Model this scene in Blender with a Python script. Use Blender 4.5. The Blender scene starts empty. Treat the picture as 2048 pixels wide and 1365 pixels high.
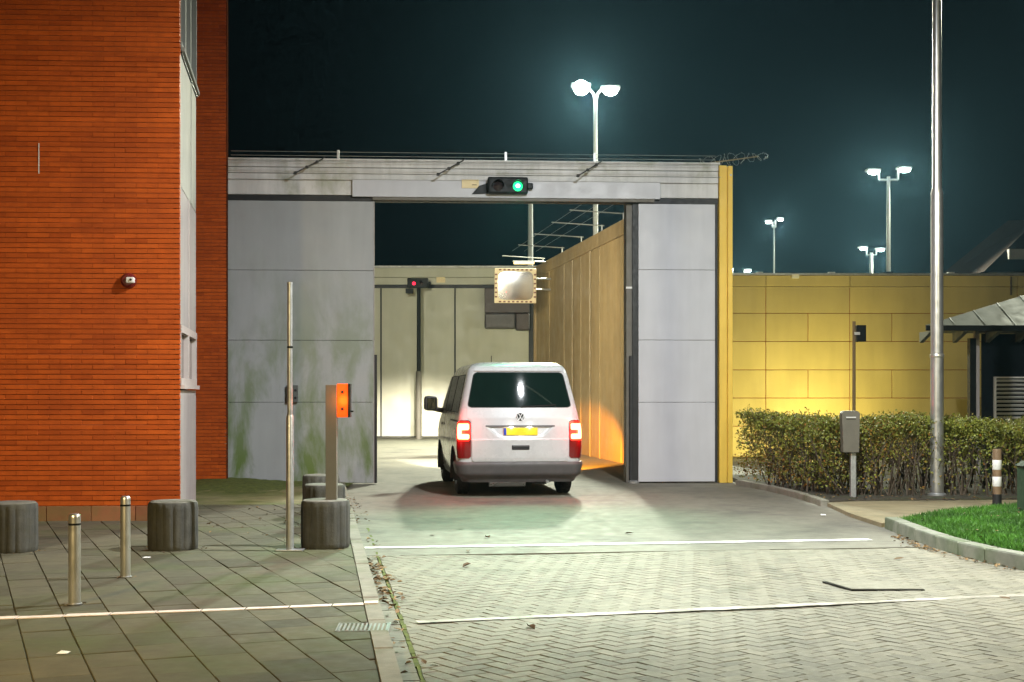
import bpy, bmesh, math, random
from mathutils import Vector, Matrix
R = math.radians
random.seed(7)
scene = bpy.context.scene
C = scene.collection

# ------------------------------------------------------------------ camera
EYE, FOC, HOR = 1.57, 2700.0, 788.0           # eye height (m), focal length and horizon in photo pixels
cam_d = bpy.data.cameras.new('camera'); cam = bpy.data.objects.new('camera', cam_d); C.objects.link(cam)
cam.location = (0, 0, EYE); cam.rotation_euler = (R(90), 0, 0)
cam_d.sensor_width = 36; cam_d.lens = FOC / 2048 * 36; cam_d.shift_y = (HOR - 682.5) / 2048
cam_d.clip_start = 0.05; cam_d.clip_end = 3000
scene.camera = cam
# ------------------------------------------------------------------ night sky
W = bpy.data.worlds.new('World'); scene.world = W; W.use_nodes = True
wn = W.node_tree.nodes; wl = W.node_tree.links
bg = wn['Background']
sky = wn.new('ShaderNodeTexSky'); sky.sky_type = 'NISHITA'; sky.sun_disc = False
sky.sun_elevation = R(-4); sky.sun_rotation = R(70); sky.air_density = 1.4; sky.dust_density = 1.5
wl.new(sky.outputs[0], bg.inputs[0]); bg.inputs[1].default_value = 0.02
# ------------------------------------------------------------------ exposure
vs = scene.view_settings
vs.view_transform = 'Standard'; vs.look = 'None'; vs.exposure = 0.0; vs.gamma = 1.0
scene.cycles.use_denoising = True
scene.cycles.sample_clamp_indirect = 4.0
scene.cycles.max_bounces = 4
scene.cycles.light_sampling_threshold = 0.03
scene.cycles.diffuse_bounces = 3
scene.cycles.glossy_bounces = 2
scene.cycles.adaptive_threshold = 0.025
scene.cycles.volume_bounces = 0
# lamp powers (W); every lamp itself is built further down, in its own builder
P_MAST = 23000.0
P_MAST_FAR = 13000.0
P_STREET = 2400.0
P_STREET_WARM = 1300.0
P_WALL = 260.0
P_HEAD = 420.0
P_LOCK = 6200.0
HAZE = 0.00014

# ------------------------------------------------------------------ helpers
def G(px, py, z=0.0):
    """point on the level z seen at photo pixel (px, py)"""
    Y = (EYE - z) * FOC / (py - HOR)
    return ((px - 1024) / FOC * Y, Y, z)
def XZ(px, py, Y):
    return ((px - 1024) / FOC * Y, EYE - (py - HOR) / FOC * Y)
def lerp_tab(tab, t):
    if t <= tab[0][0]: return tab[0][1]
    for (a, va), (b, vb) in zip(tab, tab[1:]):
        if t <= b: return va + (vb - va) * (t - a) / (b - a)
    return tab[-1][1]

class MB:
    """collects shapes for one mesh"""
    def __init__(s): s.v = []; s.f = []; s.t = []
    def add(s, vs_, fs, tone=0.5):
        o = len(s.v); s.v += [tuple(p) for p in vs_]
        for f in fs: s.f.append(tuple(i + o for i in f)); s.t.append(tone)
        return s
    def box(s, x0, x1, y0, y1, z0, z1, tone=0.5):
        return s.add([(x0,y0,z0),(x1,y0,z0),(x1,y1,z0),(x0,y1,z0),(x0,y0,z1),(x1,y0,z1),(x1,y1,z1),(x0,y1,z1)],
            [(0,3,2,1),(4,5,6,7),(0,1,5,4),(1,2,6,5),(2,3,7,6),(3,0,4,7)], tone)
    def cbox(s, c, d, rz=0.0, tone=0.5):
        m = Matrix.Translation(c) @ Matrix.Rotation(rz, 4, 'Z')
        hx, hy, hz = d[0]/2, d[1]/2, d[2]/2
        pts = [m @ Vector((x*hx, y*hy, z*hz)) for z in (-1,1) for x, y in ((-1,-1),(1,-1),(1,1),(-1,1))]
        return s.add(pts, [(0,3,2,1),(4,5,6,7),(0,1,5,4),(1,2,6,5),(2,3,7,6),(3,0,4,7)], tone)
    def tube(s, p0, p1, r0, r1=None, n=12, cap=True):
        r1 = r0 if r1 is None else r1
        a, b = Vector(p0), Vector(p1); d = (b - a).normalized()
        u = d.orthogonal().normalized(); w = d.cross(u)
        pts = []
        for p, r in ((a, r0), (b, r1)):
            for k in range(n):
                th = 2*math.pi*k/n; pts.append(p + (u*math.cos(th) + w*math.sin(th))*r)
        fs = [(k, (k+1) % n, n + (k+1) % n, n + k) for k in range(n)]
        if cap: fs += [tuple(range(n-1, -1, -1)), tuple(range(n, 2*n))]
        return s.add(pts, fs)
    def path(s, pts, r, n=8):
        for a, b in zip(pts, pts[1:]): s.tube(a, b, r, r, n)
        return s
    def lathe(s, prof, c=(0,0,0), n=24, axis='Z'):
        pts = []; m = len(prof)
        for k in range(n):
            th = 2*math.pi*k/n
            for r, h in prof:
                x, y = r*math.cos(th), r*math.sin(th)
                if axis == 'Z': q = (x, y, h)
                elif axis == 'X': q = (h, x, y)
                else: q = (x, h, y)
                pts.append((q[0]+c[0], q[1]+c[1], q[2]+c[2]))
        fs = []
        for k in range(n):
            k2 = (k+1) % n
            for j in range(m-1):
                fs.append((k*m+j, k2*m+j, k2*m+j+1, k*m+j+1))
        return s.add(pts, fs)
    def ell(s, c, rx, ry, rz, n=16, m=8):
        pts = [(c[0], c[1], c[2]-rz)]
        for j in range(1, m):
            ph = -math.pi/2 + math.pi*j/m
            for k in range(n):
                th = 2*math.pi*k/n
                pts.append((c[0]+rx*math.cos(ph)*math.cos(th), c[1]+ry*math.cos(ph)*math.sin(th), c[2]+rz*math.sin(ph)))
        pts.append((c[0], c[1], c[2]+rz)); last = len(pts)-1
        fs = [(0, 1+(k+1) % n, 1+k) for k in range(n)]
        for j in range(m-2):
            for k in range(n):
                a = 1+j*n; b = a+n
                fs.append((a+k, a+(k+1) % n, b+(k+1) % n, b+k))
        a = 1+(m-2)*n
        fs += [(a+k, a+(k+1) % n, last) for k in range(n)]
        return s.add(pts, fs)
    def prism(s, poly, z0, z1, tone=0.5, ch=0.0):
        n = len(poly)
        if ch <= 0:
            pts = [(x,y,z0) for x,y in poly] + [(x,y,z1) for x,y in poly]
            fs = [tuple(range(n-1,-1,-1)), tuple(range(n,2*n))] + [(k,(k+1)%n,n+(k+1)%n,n+k) for k in range(n)]
            return s.add(pts, fs, tone)
        cx = sum(p[0] for p in poly)/n; cy = sum(p[1] for p in poly)/n
        inn = []
        for x, y in poly:
            d = math.hypot(x-cx, y-cy) or 1; k = max(0.3, 1-1.35*ch/d); inn.append((cx+(x-cx)*k, cy+(y-cy)*k))
        pts = [(x,y,z0) for x,y in poly] + [(x,y,z1-ch) for x,y in poly] + [(x,y,z1) for x,y in inn]
        fs = [tuple(range(2*n,3*n))]
        for L in (0, n): fs += [(L+k, L+(k+1)%n, L+n+(k+1)%n, L+n+k) for k in range(n)]
        return s.add(pts, fs, tone)
    def mesh(s, name, bevel=0.0, smooth=False, seg=2):
        me = bpy.data.meshes.new(name); me.from_pydata(s.v, [], s.f)
        at = me.attributes.new('tone', 'FLOAT', 'FACE'); at.data.foreach_set('value', s.t)
        if bevel > 0:
            bm = bmesh.new(); bm.from_mesh(me)
            es = [e for e in bm.edges if len(e.link_faces) == 2 and e.calc_face_angle(0) > 0.6]
            bmesh.ops.bevel(bm, geom=es, offset=bevel, segments=seg, affect='EDGES', profile=0.5, clamp_overlap=True)
            bm.to_mesh(me); bm.free()
        if smooth:
            for p in me.polygons: p.use_smooth = True
            try: me.set_sharp_from_angle(angle=R(42))
            except Exception: pass
        me.update(); return me
    def build(s, name, mat, parent=None, loc=(0,0,0), rz=0.0, bevel=0.0, smooth=False):
        return obj(name, s.mesh(name, bevel, smooth), mat, parent, loc, rz)

def obj(name, me, mat, parent=None, loc=(0,0,0), rz=0.0):
    o = bpy.data.objects.new(name, me); C.objects.link(o)
    if mat is not None and len(me.materials) == 0: me.materials.append(mat)
    o.location = loc; o.rotation_euler = (0, 0, rz)
    if parent is not None: o.parent = parent
    return o
def tag(o, label=None, cat=None, group=None, kind=None):
    if label: o['label'] = label
    if cat: o['category'] = cat
    if group: o['group'] = group
    if kind: o['kind'] = kind
    return o
def thing(name, label, cat, loc=(0,0,0), rz=0.0, group=None):
    o = bpy.data.objects.new(name, None); C.objects.link(o); o.empty_display_size = 0.2
    o.location = loc; o.rotation_euler = (0, 0, rz)
    return tag(o, label, cat, group)
def copy_tree(o, parent=None):
    c = o.copy(); C.objects.link(c); c.parent = parent
    for ch in list(o.children): copy_tree(ch, c)
    return c
def lamp(name, kind, power, color, parent, loc, aim=None, size=0.1, cone=120, blend=0.5):
    d = bpy.data.lights.new(name, kind); d.energy = power; d.color = color
    if kind in ('POINT', 'SPOT'): d.shadow_soft_size = size
    if kind == 'SPOT': d.spot_size = R(cone); d.spot_blend = blend
    o = bpy.data.objects.new(name, d); C.objects.link(o); o.parent = parent; o.location = loc
    if aim is not None:
        o.rotation_euler = (Vector(aim) - Vector(loc)).to_track_quat('-Z', 'Y').to_euler()
    return o

# ------------------------------------------------------------------ materials
def ramp(nt, fac, stops):
    r = nt.nodes.new('ShaderNodeValToRGB'); e = r.color_ramp.elements
    e[0].position, e[0].color = stops[0][0], (*stops[0][1], 1)
    e[1].position, e[1].color = stops[-1][0], (*stops[-1][1], 1)
    for p, c in stops[1:-1]:
        k = e.new(p); k.color = (*c, 1)
    nt.links.new(fac, r.inputs[0]); return r.outputs[0]
def noise(nt, co, scale, detail=5, rough=0.55, dist=0.0, stretch=None):
    if stretch:
        mp = nt.nodes.new('ShaderNodeMapping'); mp.inputs['Scale'].default_value = stretch
        nt.links.new(co, mp.inputs[0]); co = mp.outputs[0]
    n = nt.nodes.new('ShaderNodeTexNoise'); n.inputs['Scale'].default_value = scale
    n.inputs['Detail'].default_value = detail; n.inputs['Roughness'].default_value = rough; n.inputs['Distortion'].default_value = dist
    nt.links.new(co, n.inputs['Vector']); return n.outputs[0]
def mix(nt, fac, a, b, mode='MIX'):
    m = nt.nodes.new('ShaderNodeMix'); m.data_type = 'RGBA'; m.blend_type = mode
    for val, idx in ((fac, 0), (a, 6), (b, 7)):
        if hasattr(val, 'links'): nt.links.new(val, m.inputs[idx])
        elif idx == 0: m.inputs[0].default_value = val
        else: m.inputs[idx].default_value = (*val, 1)
    return m.outputs[2]
def math_(nt, op, a, b=0.0, clamp=False):
    m = nt.nodes.new('ShaderNodeMath'); m.operation = op; m.use_clamp = clamp
    for i, v in enumerate((a, b)):
        if hasattr(v, 'links'): nt.links.new(v, m.inputs[i])
        else: m.inputs[i].default_value = v
    return m.outputs[0]
def surf(name, col, rough=0.6, metal=0.0, var=0.12, vscale=6.0, stain=None, stain_scale=1.2, stain_lo=0.5, stain_hi=0.7, stain_low_z=None, stain_stretch=None,
         bump=0.0, bscale=60.0, tone=None, streak=None, coat=0.0, spec=0.5, rvar=0.12, world=True, speck=None):
    """procedural surface: base colour with mottling, optional per-piece tone, stains and fine relief"""
    m = bpy.data.materials.new(name); m.use_nodes = True; nt = m.node_tree; b = nt.nodes['Principled BSDF']
    co = (nt.nodes.new('ShaderNodeNewGeometry').outputs['Position'] if world else nt.nodes.new('ShaderNodeTexCoord').outputs['Object'])
    n1 = noise(nt, co, vscale)
    lo = tuple(max(0, c*(1-var)) for c in col); hi = tuple(min(1, c*(1+var)) for c in col)
    c = ramp(nt, n1, [(0.3, lo), (0.7, hi)])
    if tone is not None:
        at = nt.nodes.new('ShaderNodeAttribute'); at.attribute_name = 'tone'
        tc = ramp(nt, at.outputs['Fac'], tone); c = mix(nt, 1.0, c, tc, 'MULTIPLY')
    if streak is not None:
        sc, amt, st = streak
        n2 = noise(nt, co, sc, 4, 0.6, 0.0, st)
        c = mix(nt, 1.0, c, ramp(nt, n2, [(0.3, (1-amt,)*3), (0.7, (1,)*3)]), 'MULTIPLY')
    if speck is not None:
        n4 = noise(nt, co, speck[0], 2, 0.7)
        c = mix(nt, math_(nt, 'MULTIPLY', ramp(nt, n4, [(speck[1], (0,0,0)), (speck[1]+0.05, (1,1,1))]), 0.8), c, speck[2])
    if stain is not None:
        n3 = noise(nt, co, stain_scale, 7, 0.62, 0.3, stain_stretch)
        f = ramp(nt, n3, [(stain_lo, (0,0,0)), (stain_hi, (1,1,1))])
        if stain_low_z is not None:
            sp = nt.nodes.new('ShaderNodeSeparateXYZ'); nt.links.new(co, sp.inputs[0])
            mr = nt.nodes.new('ShaderNodeMapRange'); nt.links.new(sp.outputs[2], mr.inputs[0])
            mr.inputs[1].default_value = 0.0; mr.inputs[2].default_value = stain_low_z; mr.inputs[3].default_value = 1.0; mr.inputs[4].default_value = 0.0
            f = math_(nt, 'MULTIPLY', f, mr.outputs[0])
        c = mix(nt, f, c, stain)
    nt.links.new(c, b.inputs['Base Color'])
    rr = ramp(nt, noise(nt, co, vscale*2.3), [(0.3, (max(0.02, rough-rvar),)*3), (0.7, (min(1, rough+rvar),)*3)])
    nt.links.new(rr, b.inputs['Roughness'])
    b.inputs['Metallic'].default_value = metal; b.inputs['Specular IOR Level'].default_value = spec
    b.inputs['Coat Weight'].default_value = coat; b.inputs['Coat Roughness'].default_value = 0.06
    if bump > 0:
        bp = nt.nodes.new('ShaderNodeBump'); bp.inputs['Strength'].default_value = bump; bp.inputs['Distance'].default_value = 0.01
        nt.links.new(noise(nt, co, bscale, 4, 0.65), bp.inputs['Height']); nt.links.new(bp.outputs[0], b.inputs['Normal'])
    return m
def glow(name, col, strength):
    m = bpy.data.materials.new(name); m.use_nodes = True; b = m.node_tree.nodes['Principled BSDF']
    b.inputs['Base Color'].default_value = (*[min(1, c) for c in col], 1); b.inputs['Roughness'].default_value = 0.3
    b.inputs['Emission Color'].default_value = (*col, 1); b.inputs['Emission Strength'].default_value = strength
    return m

M = {}
M['asphalt'] = surf('asphalt', (0.18,0.168,0.128), 0.75, var=0.13, vscale=3.0, bump=0.25, bscale=140, stain=(0.09,0.085,0.07), stain_scale=0.8, stain_lo=0.52, stain_hi=0.75)
M['earth'] = surf('earth', (0.05,0.042,0.028), 0.95, var=0.3, vscale=9, bump=0.6, bscale=50, stain=(0.05,0.07,0.02), stain_scale=3)
M['ground'] = surf('ground', (0.06,0.058,0.05), 0.95, var=0.2, vscale=2)
M['sand'] = surf('sand_joint', (0.11,0.10,0.066), 0.95, var=0.3, vscale=20)
M['clinker'] = surf('clinker', (0.235,0.222,0.168), 0.75, var=0.14, vscale=10, bump=0.35, bscale=110, streak=(1.0, 0.22, (1.6,0.22,1.0)),
    tone=[(0.0, (0.80,0.79,0.77)), (0.5, (1.0,0.99,0.96)), (1.0, (1.12,1.09,1.05))], stain=(0.13,0.125,0.085), stain_scale=1.3, stain_lo=0.54, stain_hi=0.74)
M['slab'] = surf('paving_slab', (0.092,0.083,0.050), 0.8, var=0.16, vscale=5, bump=0.3, bscale=110,
    tone=[(0.0, (0.66,0.64,0.6)), (0.5, (1,1,1)), (1.0, (1.18,1.14,1.08))], stain=(0.075,0.09,0.028), stain_scale=0.75, stain_lo=0.48, stain_hi=0.72)
M['kerb'] = surf('kerb_concrete', (0.25,0.23,0.18), 0.85, var=0.15, vscale=7, bump=0.3, bscale=90, stain=(0.12,0.13,0.06), stain_scale=2, stain_lo=0.5, stain_hi=0.75)
M['kerb_green'] = surf('kerb_mossy', (0.24,0.245,0.19), 0.85, var=0.18, vscale=7, bump=0.3, bscale=90, stain=(0.10,0.14,0.06), stain_scale=2, stain_lo=0.45, stain_hi=0.7)
M['moss'] = surf('moss', (0.10,0.125,0.018), 0.95, var=0.4, vscale=12, bump=0.6, bscale=70)
M['mossy_paving'] = surf('mossy_paving', (0.22,0.20,0.085), 0.9, var=0.25, vscale=3, bump=0.4, bscale=60, stain=(0.10,0.125,0.02), stain_scale=1.1, stain_lo=0.42, stain_hi=0.62)
M['paint'] = surf('road_paint', (0.72,0.70,0.64), 0.6, var=0.08, vscale=20, stain=(0.3,0.28,0.22), stain_scale=9, stain_lo=0.58, stain_hi=0.75)
M['paint_worn'] = surf('road_paint_worn', (0.55,0.48,0.42), 0.65, var=0.12, vscale=12, stain=(0.24,0.22,0.17), stain_scale=2.6, stain_lo=0.40, stain_hi=0.58)
M['paint_pink'] = surf('plaza_paint', (0.80,0.68,0.62), 0.6, var=0.1, vscale=12, stain=(0.3,0.25,0.2), stain_scale=6, stain_lo=0.58, stain_hi=0.75)
M['path'] = surf('path_paving', (0.26,0.215,0.12), 0.85, var=0.15, vscale=3, bump=0.25, bscale=70, stain=(0.16,0.14,0.07), stain_scale=1.3)
M['brick'] = surf('orange_brick', (0.52,0.092,0.009), 0.68, spec=0.2, stain=(0.30,0.05,0.007), stain_scale=0.8, stain_lo=0.45, stain_hi=0.8, var=0.12, vscale=9, bump=0.35, bscale=80,
    tone=[(0.0, (0.80,0.74,0.68)), (0.5, (1,1,1)), (1.0, (1.12,1.16,1.2))], streak=(1.0, 0.22, (0.6,0.6,16.0)))
M['mortar'] = surf('dark_mortar', (0.24,0.05,0.008), 0.95, var=0.2, vscale=20)
M['plinth'] = surf('plinth_stone', (0.27,0.095,0.04), 0.8, var=0.15, vscale=5, bump=0.3, bscale=50, tone=[(0,(0.8,0.8,0.8)),(1,(1.2,1.2,1.2))], stain=(0.16,0.13,0.04), stain_scale=2.0, stain_low_z=0.4, stain_lo=0.4, stain_hi=0.6)
M['cladding'] = surf('pale_cladding', (0.42,0.385,0.37), 0.9, spec=0.03, var=0.06, vscale=2, streak=(1.5, 0.12, (3,3,0.4)))
M['spandrel'] = surf('spandrel_panel', (0.46,0.46,0.41), 0.9, spec=0.03, var=0.06, vscale=1.5, streak=(1.5, 0.15, (3,3,0.4)))
M['frame_grey'] = surf('window_frame_grey', (0.22,0.225,0.21), 0.9, spec=0.03, var=0.05)
M['frame_white'] = surf('window_frame_paint', (0.50,0.44,0.41), 0.85, spec=0.05, var=0.05)
M['pane_brown'] = surf('brown_pane', (0.10,0.055,0.04), 0.12, var=0.1, rvar=0.03)
M['glass_dark'] = surf('dark_glass', (0.012,0.016,0.018), 0.06, var=0.1, rvar=0.02)
M['gate'] = surf('gate_steel', (0.36,0.38,0.385), 0.5, var=0.05, vscale=1.6, streak=(2.0, 0.10, (2.5,2.5,0.3)), bump=0.10, bscale=3,
    stain=(0.10,0.165,0.02), stain_scale=1.0, stain_stretch=(1.5,1.5,0.55), stain_lo=0.45, stain_hi=0.60, stain_low_z=4.2)
M['gate_clean'] = surf('gate_steel_clean', (0.55,0.565,0.60), 0.48, var=0.04, vscale=1.6, streak=(2.0, 0.08, (2.5,2.5,0.3)), bump=0.05, bscale=6)
M['fascia'] = surf('fascia_paint', (0.68,0.68,0.66), 0.55, var=0.08, vscale=2.5, streak=(2.2, 0.22, (3.5,3.5,0.35)), stain=(0.26,0.28,0.16), stain_scale=1.3, stain_lo=0.56, stain_hi=0.75)
M['matte_edge_cover'] = surf('matte_edge_cover', (0.10,0.03,0.012), 0.95, spec=0.0)  # for the strip added over the wing's glaring brick ends
M['black'] = surf('black_rubber', (0.012,0.013,0.013), 0.55, var=0.2)
M['black_metal'] = surf('black_metal', (0.009,0.011,0.010), 0.5, spec=0.2, var=0.2)
M['yellow'] = surf('yellow_paint', (0.92,0.62,0.09), 0.5, var=0.06, vscale=2, streak=(2.2,0.12,(4,4,0.3)))
M['wall_yellow'] = surf('yellow_wall_panel', (0.49,0.40,0.165), 0.6, var=0.07, vscale=0.9, streak=(1.2, 0.16, (1.5,1.5,0.25)), bump=0.08, bscale=20, tone=[(0,(0.92,0.92,0.92)),(1,(1.06,1.05,1.0))])
M['wall_tan'] = surf('lock_wall_panel', (0.30,0.212,0.10), 0.5, var=0.1, vscale=1.2, streak=(1.4, 0.24, (2.5,2.5,0.2)), bump=0.1, bscale=14, tone=[(0,(0.88,0.88,0.88)),(1,(1.08,1.06,1.0))])
M['joint_pale'] = surf('pale_joint', (0.27,0.21,0.11), 0.5, var=0.08)
M['back_gate'] = surf('back_gate_panel', (0.47,0.47,0.36), 0.5, var=0.05, vscale=1, streak=(1.2,0.1,(2,2,0.3)))
M['galv'] = surf('galvanised_steel', (0.46,0.47,0.47), 0.42, metal=0.75, var=0.16, vscale=14, rvar=0.1)
M['steel'] = surf('brushed_stainless', (0.66,0.64,0.58), 0.34, metal=0.85, var=0.08, vscale=5, rvar=0.06)
M['pole'] = surf('aluminium_pole', (0.62,0.62,0.6), 0.34, metal=0.85, var=0.1, vscale=5, rvar=0.06)
M['mast'] = surf('mast_white', (0.72,0.74,0.73), 0.5, var=0.05)
M['concrete_drum'] = surf('weathered_drum', (0.085,0.083,0.07), 0.85, var=0.25, vscale=5, bump=0.5, bscale=40, streak=(3.0, 0.5, (9,9,0.5)), stain=(0.06,0.055,0.03), stain_scale=3)
M['drum_top'] = surf('drum_top', (0.16,0.15,0.12), 0.85, var=0.2, vscale=8, bump=0.4, bscale=50)
M['post_brown'] = surf('brown_post', (0.13,0.12,0.095), 0.55, var=0.08, vscale=4)
M['sign_cream'] = surf('sign_plate', (0.75,0.62,0.34), 0.5, var=0.04)
M['dark_text'] = surf('print_dark', (0.12,0.09,0.05), 0.6, var=0.05)
M['leaf'] = surf('hedge_leaf', (0.17,0.165,0.03), 0.5, var=0.3, vscale=3.0,
    tone=[(0.0, (1.7,0.62,0.5)), (0.3, (1.3,0.85,0.7)), (0.55, (0.8,0.95,0.7)), (1.0, (1.35,1.5,1.1))])
M['twig'] = surf('twig', (0.075,0.055,0.035), 0.85, var=0.25)
M['grass'] = surf('grass_blade', (0.055,0.175,0.014), 0.6, var=0.5, vscale=1.6, tone=[(0,(0.6,0.75,0.6)),(1,(1.4,1.2,1.1))])
M['lawn'] = surf('lawn_soil', (0.028,0.06,0.01), 0.95, var=0.4, vscale=6, bump=0.6, bscale=40)
M['dry_leaf'] = surf('dry_leaf', (0.20,0.13,0.055), 0.75, var=0.3, vscale=30, tone=[(0,(0.45,0.4,0.35)),(0.6,(1,1,1)),(1,(1.7,1.6,1.4))])
M['wire'] = surf('wire', (0.35,0.35,0.33), 0.4, metal=0.6)
M['wire_dark'] = surf('dark_wire_arm', (0.05,0.05,0.045), 0.5)
M['roof_metal'] = surf('kiosk_roof', (0.19,0.205,0.155), 0.55, var=0.1, vscale=2, streak=(2.0,0.2,(3,0.6,3)))
M['white_paint'] = surf('white_paint', (0.7,0.7,0.66), 0.5, var=0.05)
M['white_litter'] = surf('white_paper', (0.8,0.8,0.78), 0.7, var=0.05)
M['marker_brown'] = surf('marker_post_wood', (0.19,0.12,0.06), 0.75, var=0.2, vscale=12, streak=(4,0.3,(6,6,0.5)))
M['green_box'] = surf('green_box', (0.02,0.055,0.025), 0.5, var=0.15)
M['far_roof'] = surf('far_roof', (0.03,0.024,0.022), 0.95, spec=0.0, var=0.12, vscale=1.5)
M['far_wall'] = surf('far_wall', (0.2,0.17,0.14), 0.8)
M['van_white'] = surf('van_white_paint', (0.53,0.525,0.535), 0.28, var=0.03, vscale=2, stain=(0.30,0.27,0.24), stain_scale=2.2, stain_lo=0.30, stain_hi=0.75, stain_low_z=1.1, coat=0.7, rvar=0.03, world=False)
M['van_trim'] = surf('van_dark_trim', (0.075,0.07,0.07), 0.5, var=0.12, vscale=8, world=False)  # dark plastic parts; on the rear bumper the dark colour stands in for shade
M['van_gap'] = surf('van_gap', (0.012,0.012,0.012), 0.7, world=False)
M['van_glass'] = surf('van_tinted_glass', (0.006,0.014,0.011), 0.02, var=0.1, rvar=0.004, coat=0.0, world=False, spec=0.7)
M['van_side_glass'] = surf('van_side_glass', (0.010,0.008,0.008), 0.3, var=0.1, rvar=0.05, world=False, spec=0.1)
M['tyre'] = surf('tyre_rubber', (0.018,0.017,0.016), 0.8, var=0.2, vscale=20, world=False)
M['rim'] = surf('rim_metal', (0.35,0.35,0.36), 0.35, metal=0.8, world=False)
M['chrome'] = surf('chrome', (0.72,0.72,0.72), 0.12, metal=1.0, rvar=0.03, world=False)
M['chrome_dark'] = surf('emblem_field', (0.05,0.05,0.055), 0.25, metal=0.5, world=False)
M['letter'] = surf('emblem_letter', (0.75,0.75,0.76), 0.3, metal=0.2, world=False)
M['plate_yellow'] = surf('plate_yellow', (0.80,0.58,0.02), 0.4, var=0.03, world=False)
M['plate_blue'] = surf('plate_blue', (0.03,0.06,0.42), 0.4, var=0.03, world=False)
M['lens_dark_red'] = surf('tail_lens', (0.13,0.003,0.004), 0.12, var=0.1, rvar=0.02, coat=0.5, world=False)
M['tail_glow_red'] = glow('tail_glow_red', (1.0,0.03,0.015), 1.5)
M['tail_glow_core'] = glow('tail_glow_core', (1.0,0.50,0.22), 3.6)
M['lamp_white'] = glow('flood_lens', (0.86,1.0,0.95), 40.0)
M['lamp_far'] = glow('flood_lens_far', (0.84,1.0,0.96), 22.0)
M['lamp_warm'] = glow('street_lens_warm', (1.0,0.72,0.38), 14.0)
M['lamp_cool'] = glow('street_lens_cool', (0.95,0.98,1.0), 14.0)
M['lamp_yellow'] = glow('wall_lens_yellow', (1.0,0.78,0.2), 8.0)
M['sig_green'] = glow('signal_green', (0.02,1.0,0.30), 1.5)
M['sig_core'] = glow('signal_core', (0.55,1.0,0.8), 6.0)
M['sig_red'] = glow('signal_red', (1.0,0.02,0.06), 2.2)
M['sig_off'] = surf('signal_unlit', (0.03,0.02,0.02), 0.15)
M['orange_lit'] = glow('orange_lit_panel', (1.0,0.10,0.004), 0.75)
M['tube_lit'] = glow('lamp_tube', (1.0,0.82,0.42), 1.2)
M['headlight'] = glow('headlight', (1.0,0.95,0.85), 15.0)
M['indicator'] = glow('indicator', (1.0,0.4,0.02), 6.0)
M['mirror'] = surf('mirror_glass', (0.9,0.88,0.82), 0.2, metal=1.0, var=0.02, rvar=0.02)
M['mirror_frame'] = surf('mirror_frame_cream', (0.72,0.60,0.36), 0.5, var=0.05)
M['mirror_mark'] = surf('mirror_frame_red', (0.16,0.05,0.03), 0.5, var=0.05)
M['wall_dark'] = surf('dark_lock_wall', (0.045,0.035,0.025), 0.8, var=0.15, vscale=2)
M['cabin'] = surf('dark_cabin', (0.055,0.035,0.03), 0.5, var=0.1)
M['cabin_grey'] = surf('dark_cabin_lower', (0.085,0.075,0.075), 0.5, var=0.1)

# main directions of the place
DX = -0.157                                       # the lock, the road and the kerb run off to the left by this much per metre
GA = R(3.5)                                       # the gate front is turned by this angle
# ================================================================== the setting
m = MB().box(-400, 400, -60, 900, -0.6, -0.05); tag(m.build('ground', M['ground']), kind='structure')
def sheet(name, poly, z, mat, thick=0.03, parent=None):
    o = MB().prism(poly, z-thick, z).build(name, mat, parent)
    if parent is None: o['kind'] = 'structure'
    return o
def kerb_x(Y): return 0.441 - 0.143*Y              # outer edge of the left kerb
PZ = 0.06                                          # pavement level
# asphalt from the white line back through the lock; clinkers in front of it
YL0, YL1 = 13.05, 13.85                           # the clinkers' far edge at the kerb and at the right
road = sheet('road', [(kerb_x(13.0)-0.12,13.06),(12,14.9),(12,60),(-13,60),(-10,26),(kerb_x(23)-0.1,23)], 0.0, M['asphalt'])
bed = sheet('clinker_bed', [(kerb_x(-6)-0.02,-6),(16,-6),(16,15.4),(12,14.9),(kerb_x(13.0)-0.12,13.06)], -0.026, M['sand'])
bed.name = 'brick_road'
def clip(poly, a, b, c):                          # keep a*x + b*y <= c
    out = []
    for p, q in zip(poly, poly[1:]+poly[:1]):
        dp, dq = a*p[0]+b*p[1]-c, a*q[0]+b*q[1]-c
        if dp <= 0: out.append(p)
        if (dp < 0 < dq) or (dq < 0 < dp):
            t = dp/(dp-dq); out.append((p[0]+(q[0]-p[0])*t, p[1]+(q[1]-p[1])*t))
    return out
# ---- clinkers in herringbone
def clinker_mesh(variant):
    rnd = random.Random(variant)
    L, w, j = 0.2065, 0.1022, 0.0
    mb = MB(); mb.prism([(-L/2,-w/2),(L/2,-w/2),(L/2,w/2),(-L/2,w/2)], -0.03, 0.0, tone=variant/9.0, ch=0.006)
    return mb.mesh('brick')
cl_meshes = [clinker_mesh(k) for k in range(10)]
for me in cl_meshes: me.materials.append(M['clinker'])
U = 0.1045
spots = []
ca, sa = math.cos(R(45)-0.14), math.sin(R(45)-0.14)
for i in range(-140, 240):
    for j in range(-140, 240):
        k = (i - j) % 4
        if k == 0: cx, cy, ang = (i+1.0)*U, (j+0.5)*U, 0.0
        elif k == 2: cx, cy, ang = (i+0.5)*U, j*U, math.pi/2
        else: continue
        X = cx*ca - cy*sa + 2.0; Y = cx*sa + cy*ca + 9.0
        if Y < 5.2 or Y > 14.4: continue
        if X < kerb_x(Y) + 0.02 or X > 8.2: continue
        if Y > 13.265 + 0.1359*X + 0.09: continue
        if X > 4.25 + max(0, 12.3-Y)*0.42 + 0.6: continue
        spots.append((X, Y, ang + R(45) - 0.14))
def in_view(X, Y, mrg=0.1):
    return Y > 6.9 and abs(X) < Y*1024/FOC + mrg
spots.sort(key=lambda s: s[1] if in_view(s[0], s[1], 0.05) and s[1] > 7.3 else 100 + s[1])
rest = MB(); single = 0
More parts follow.
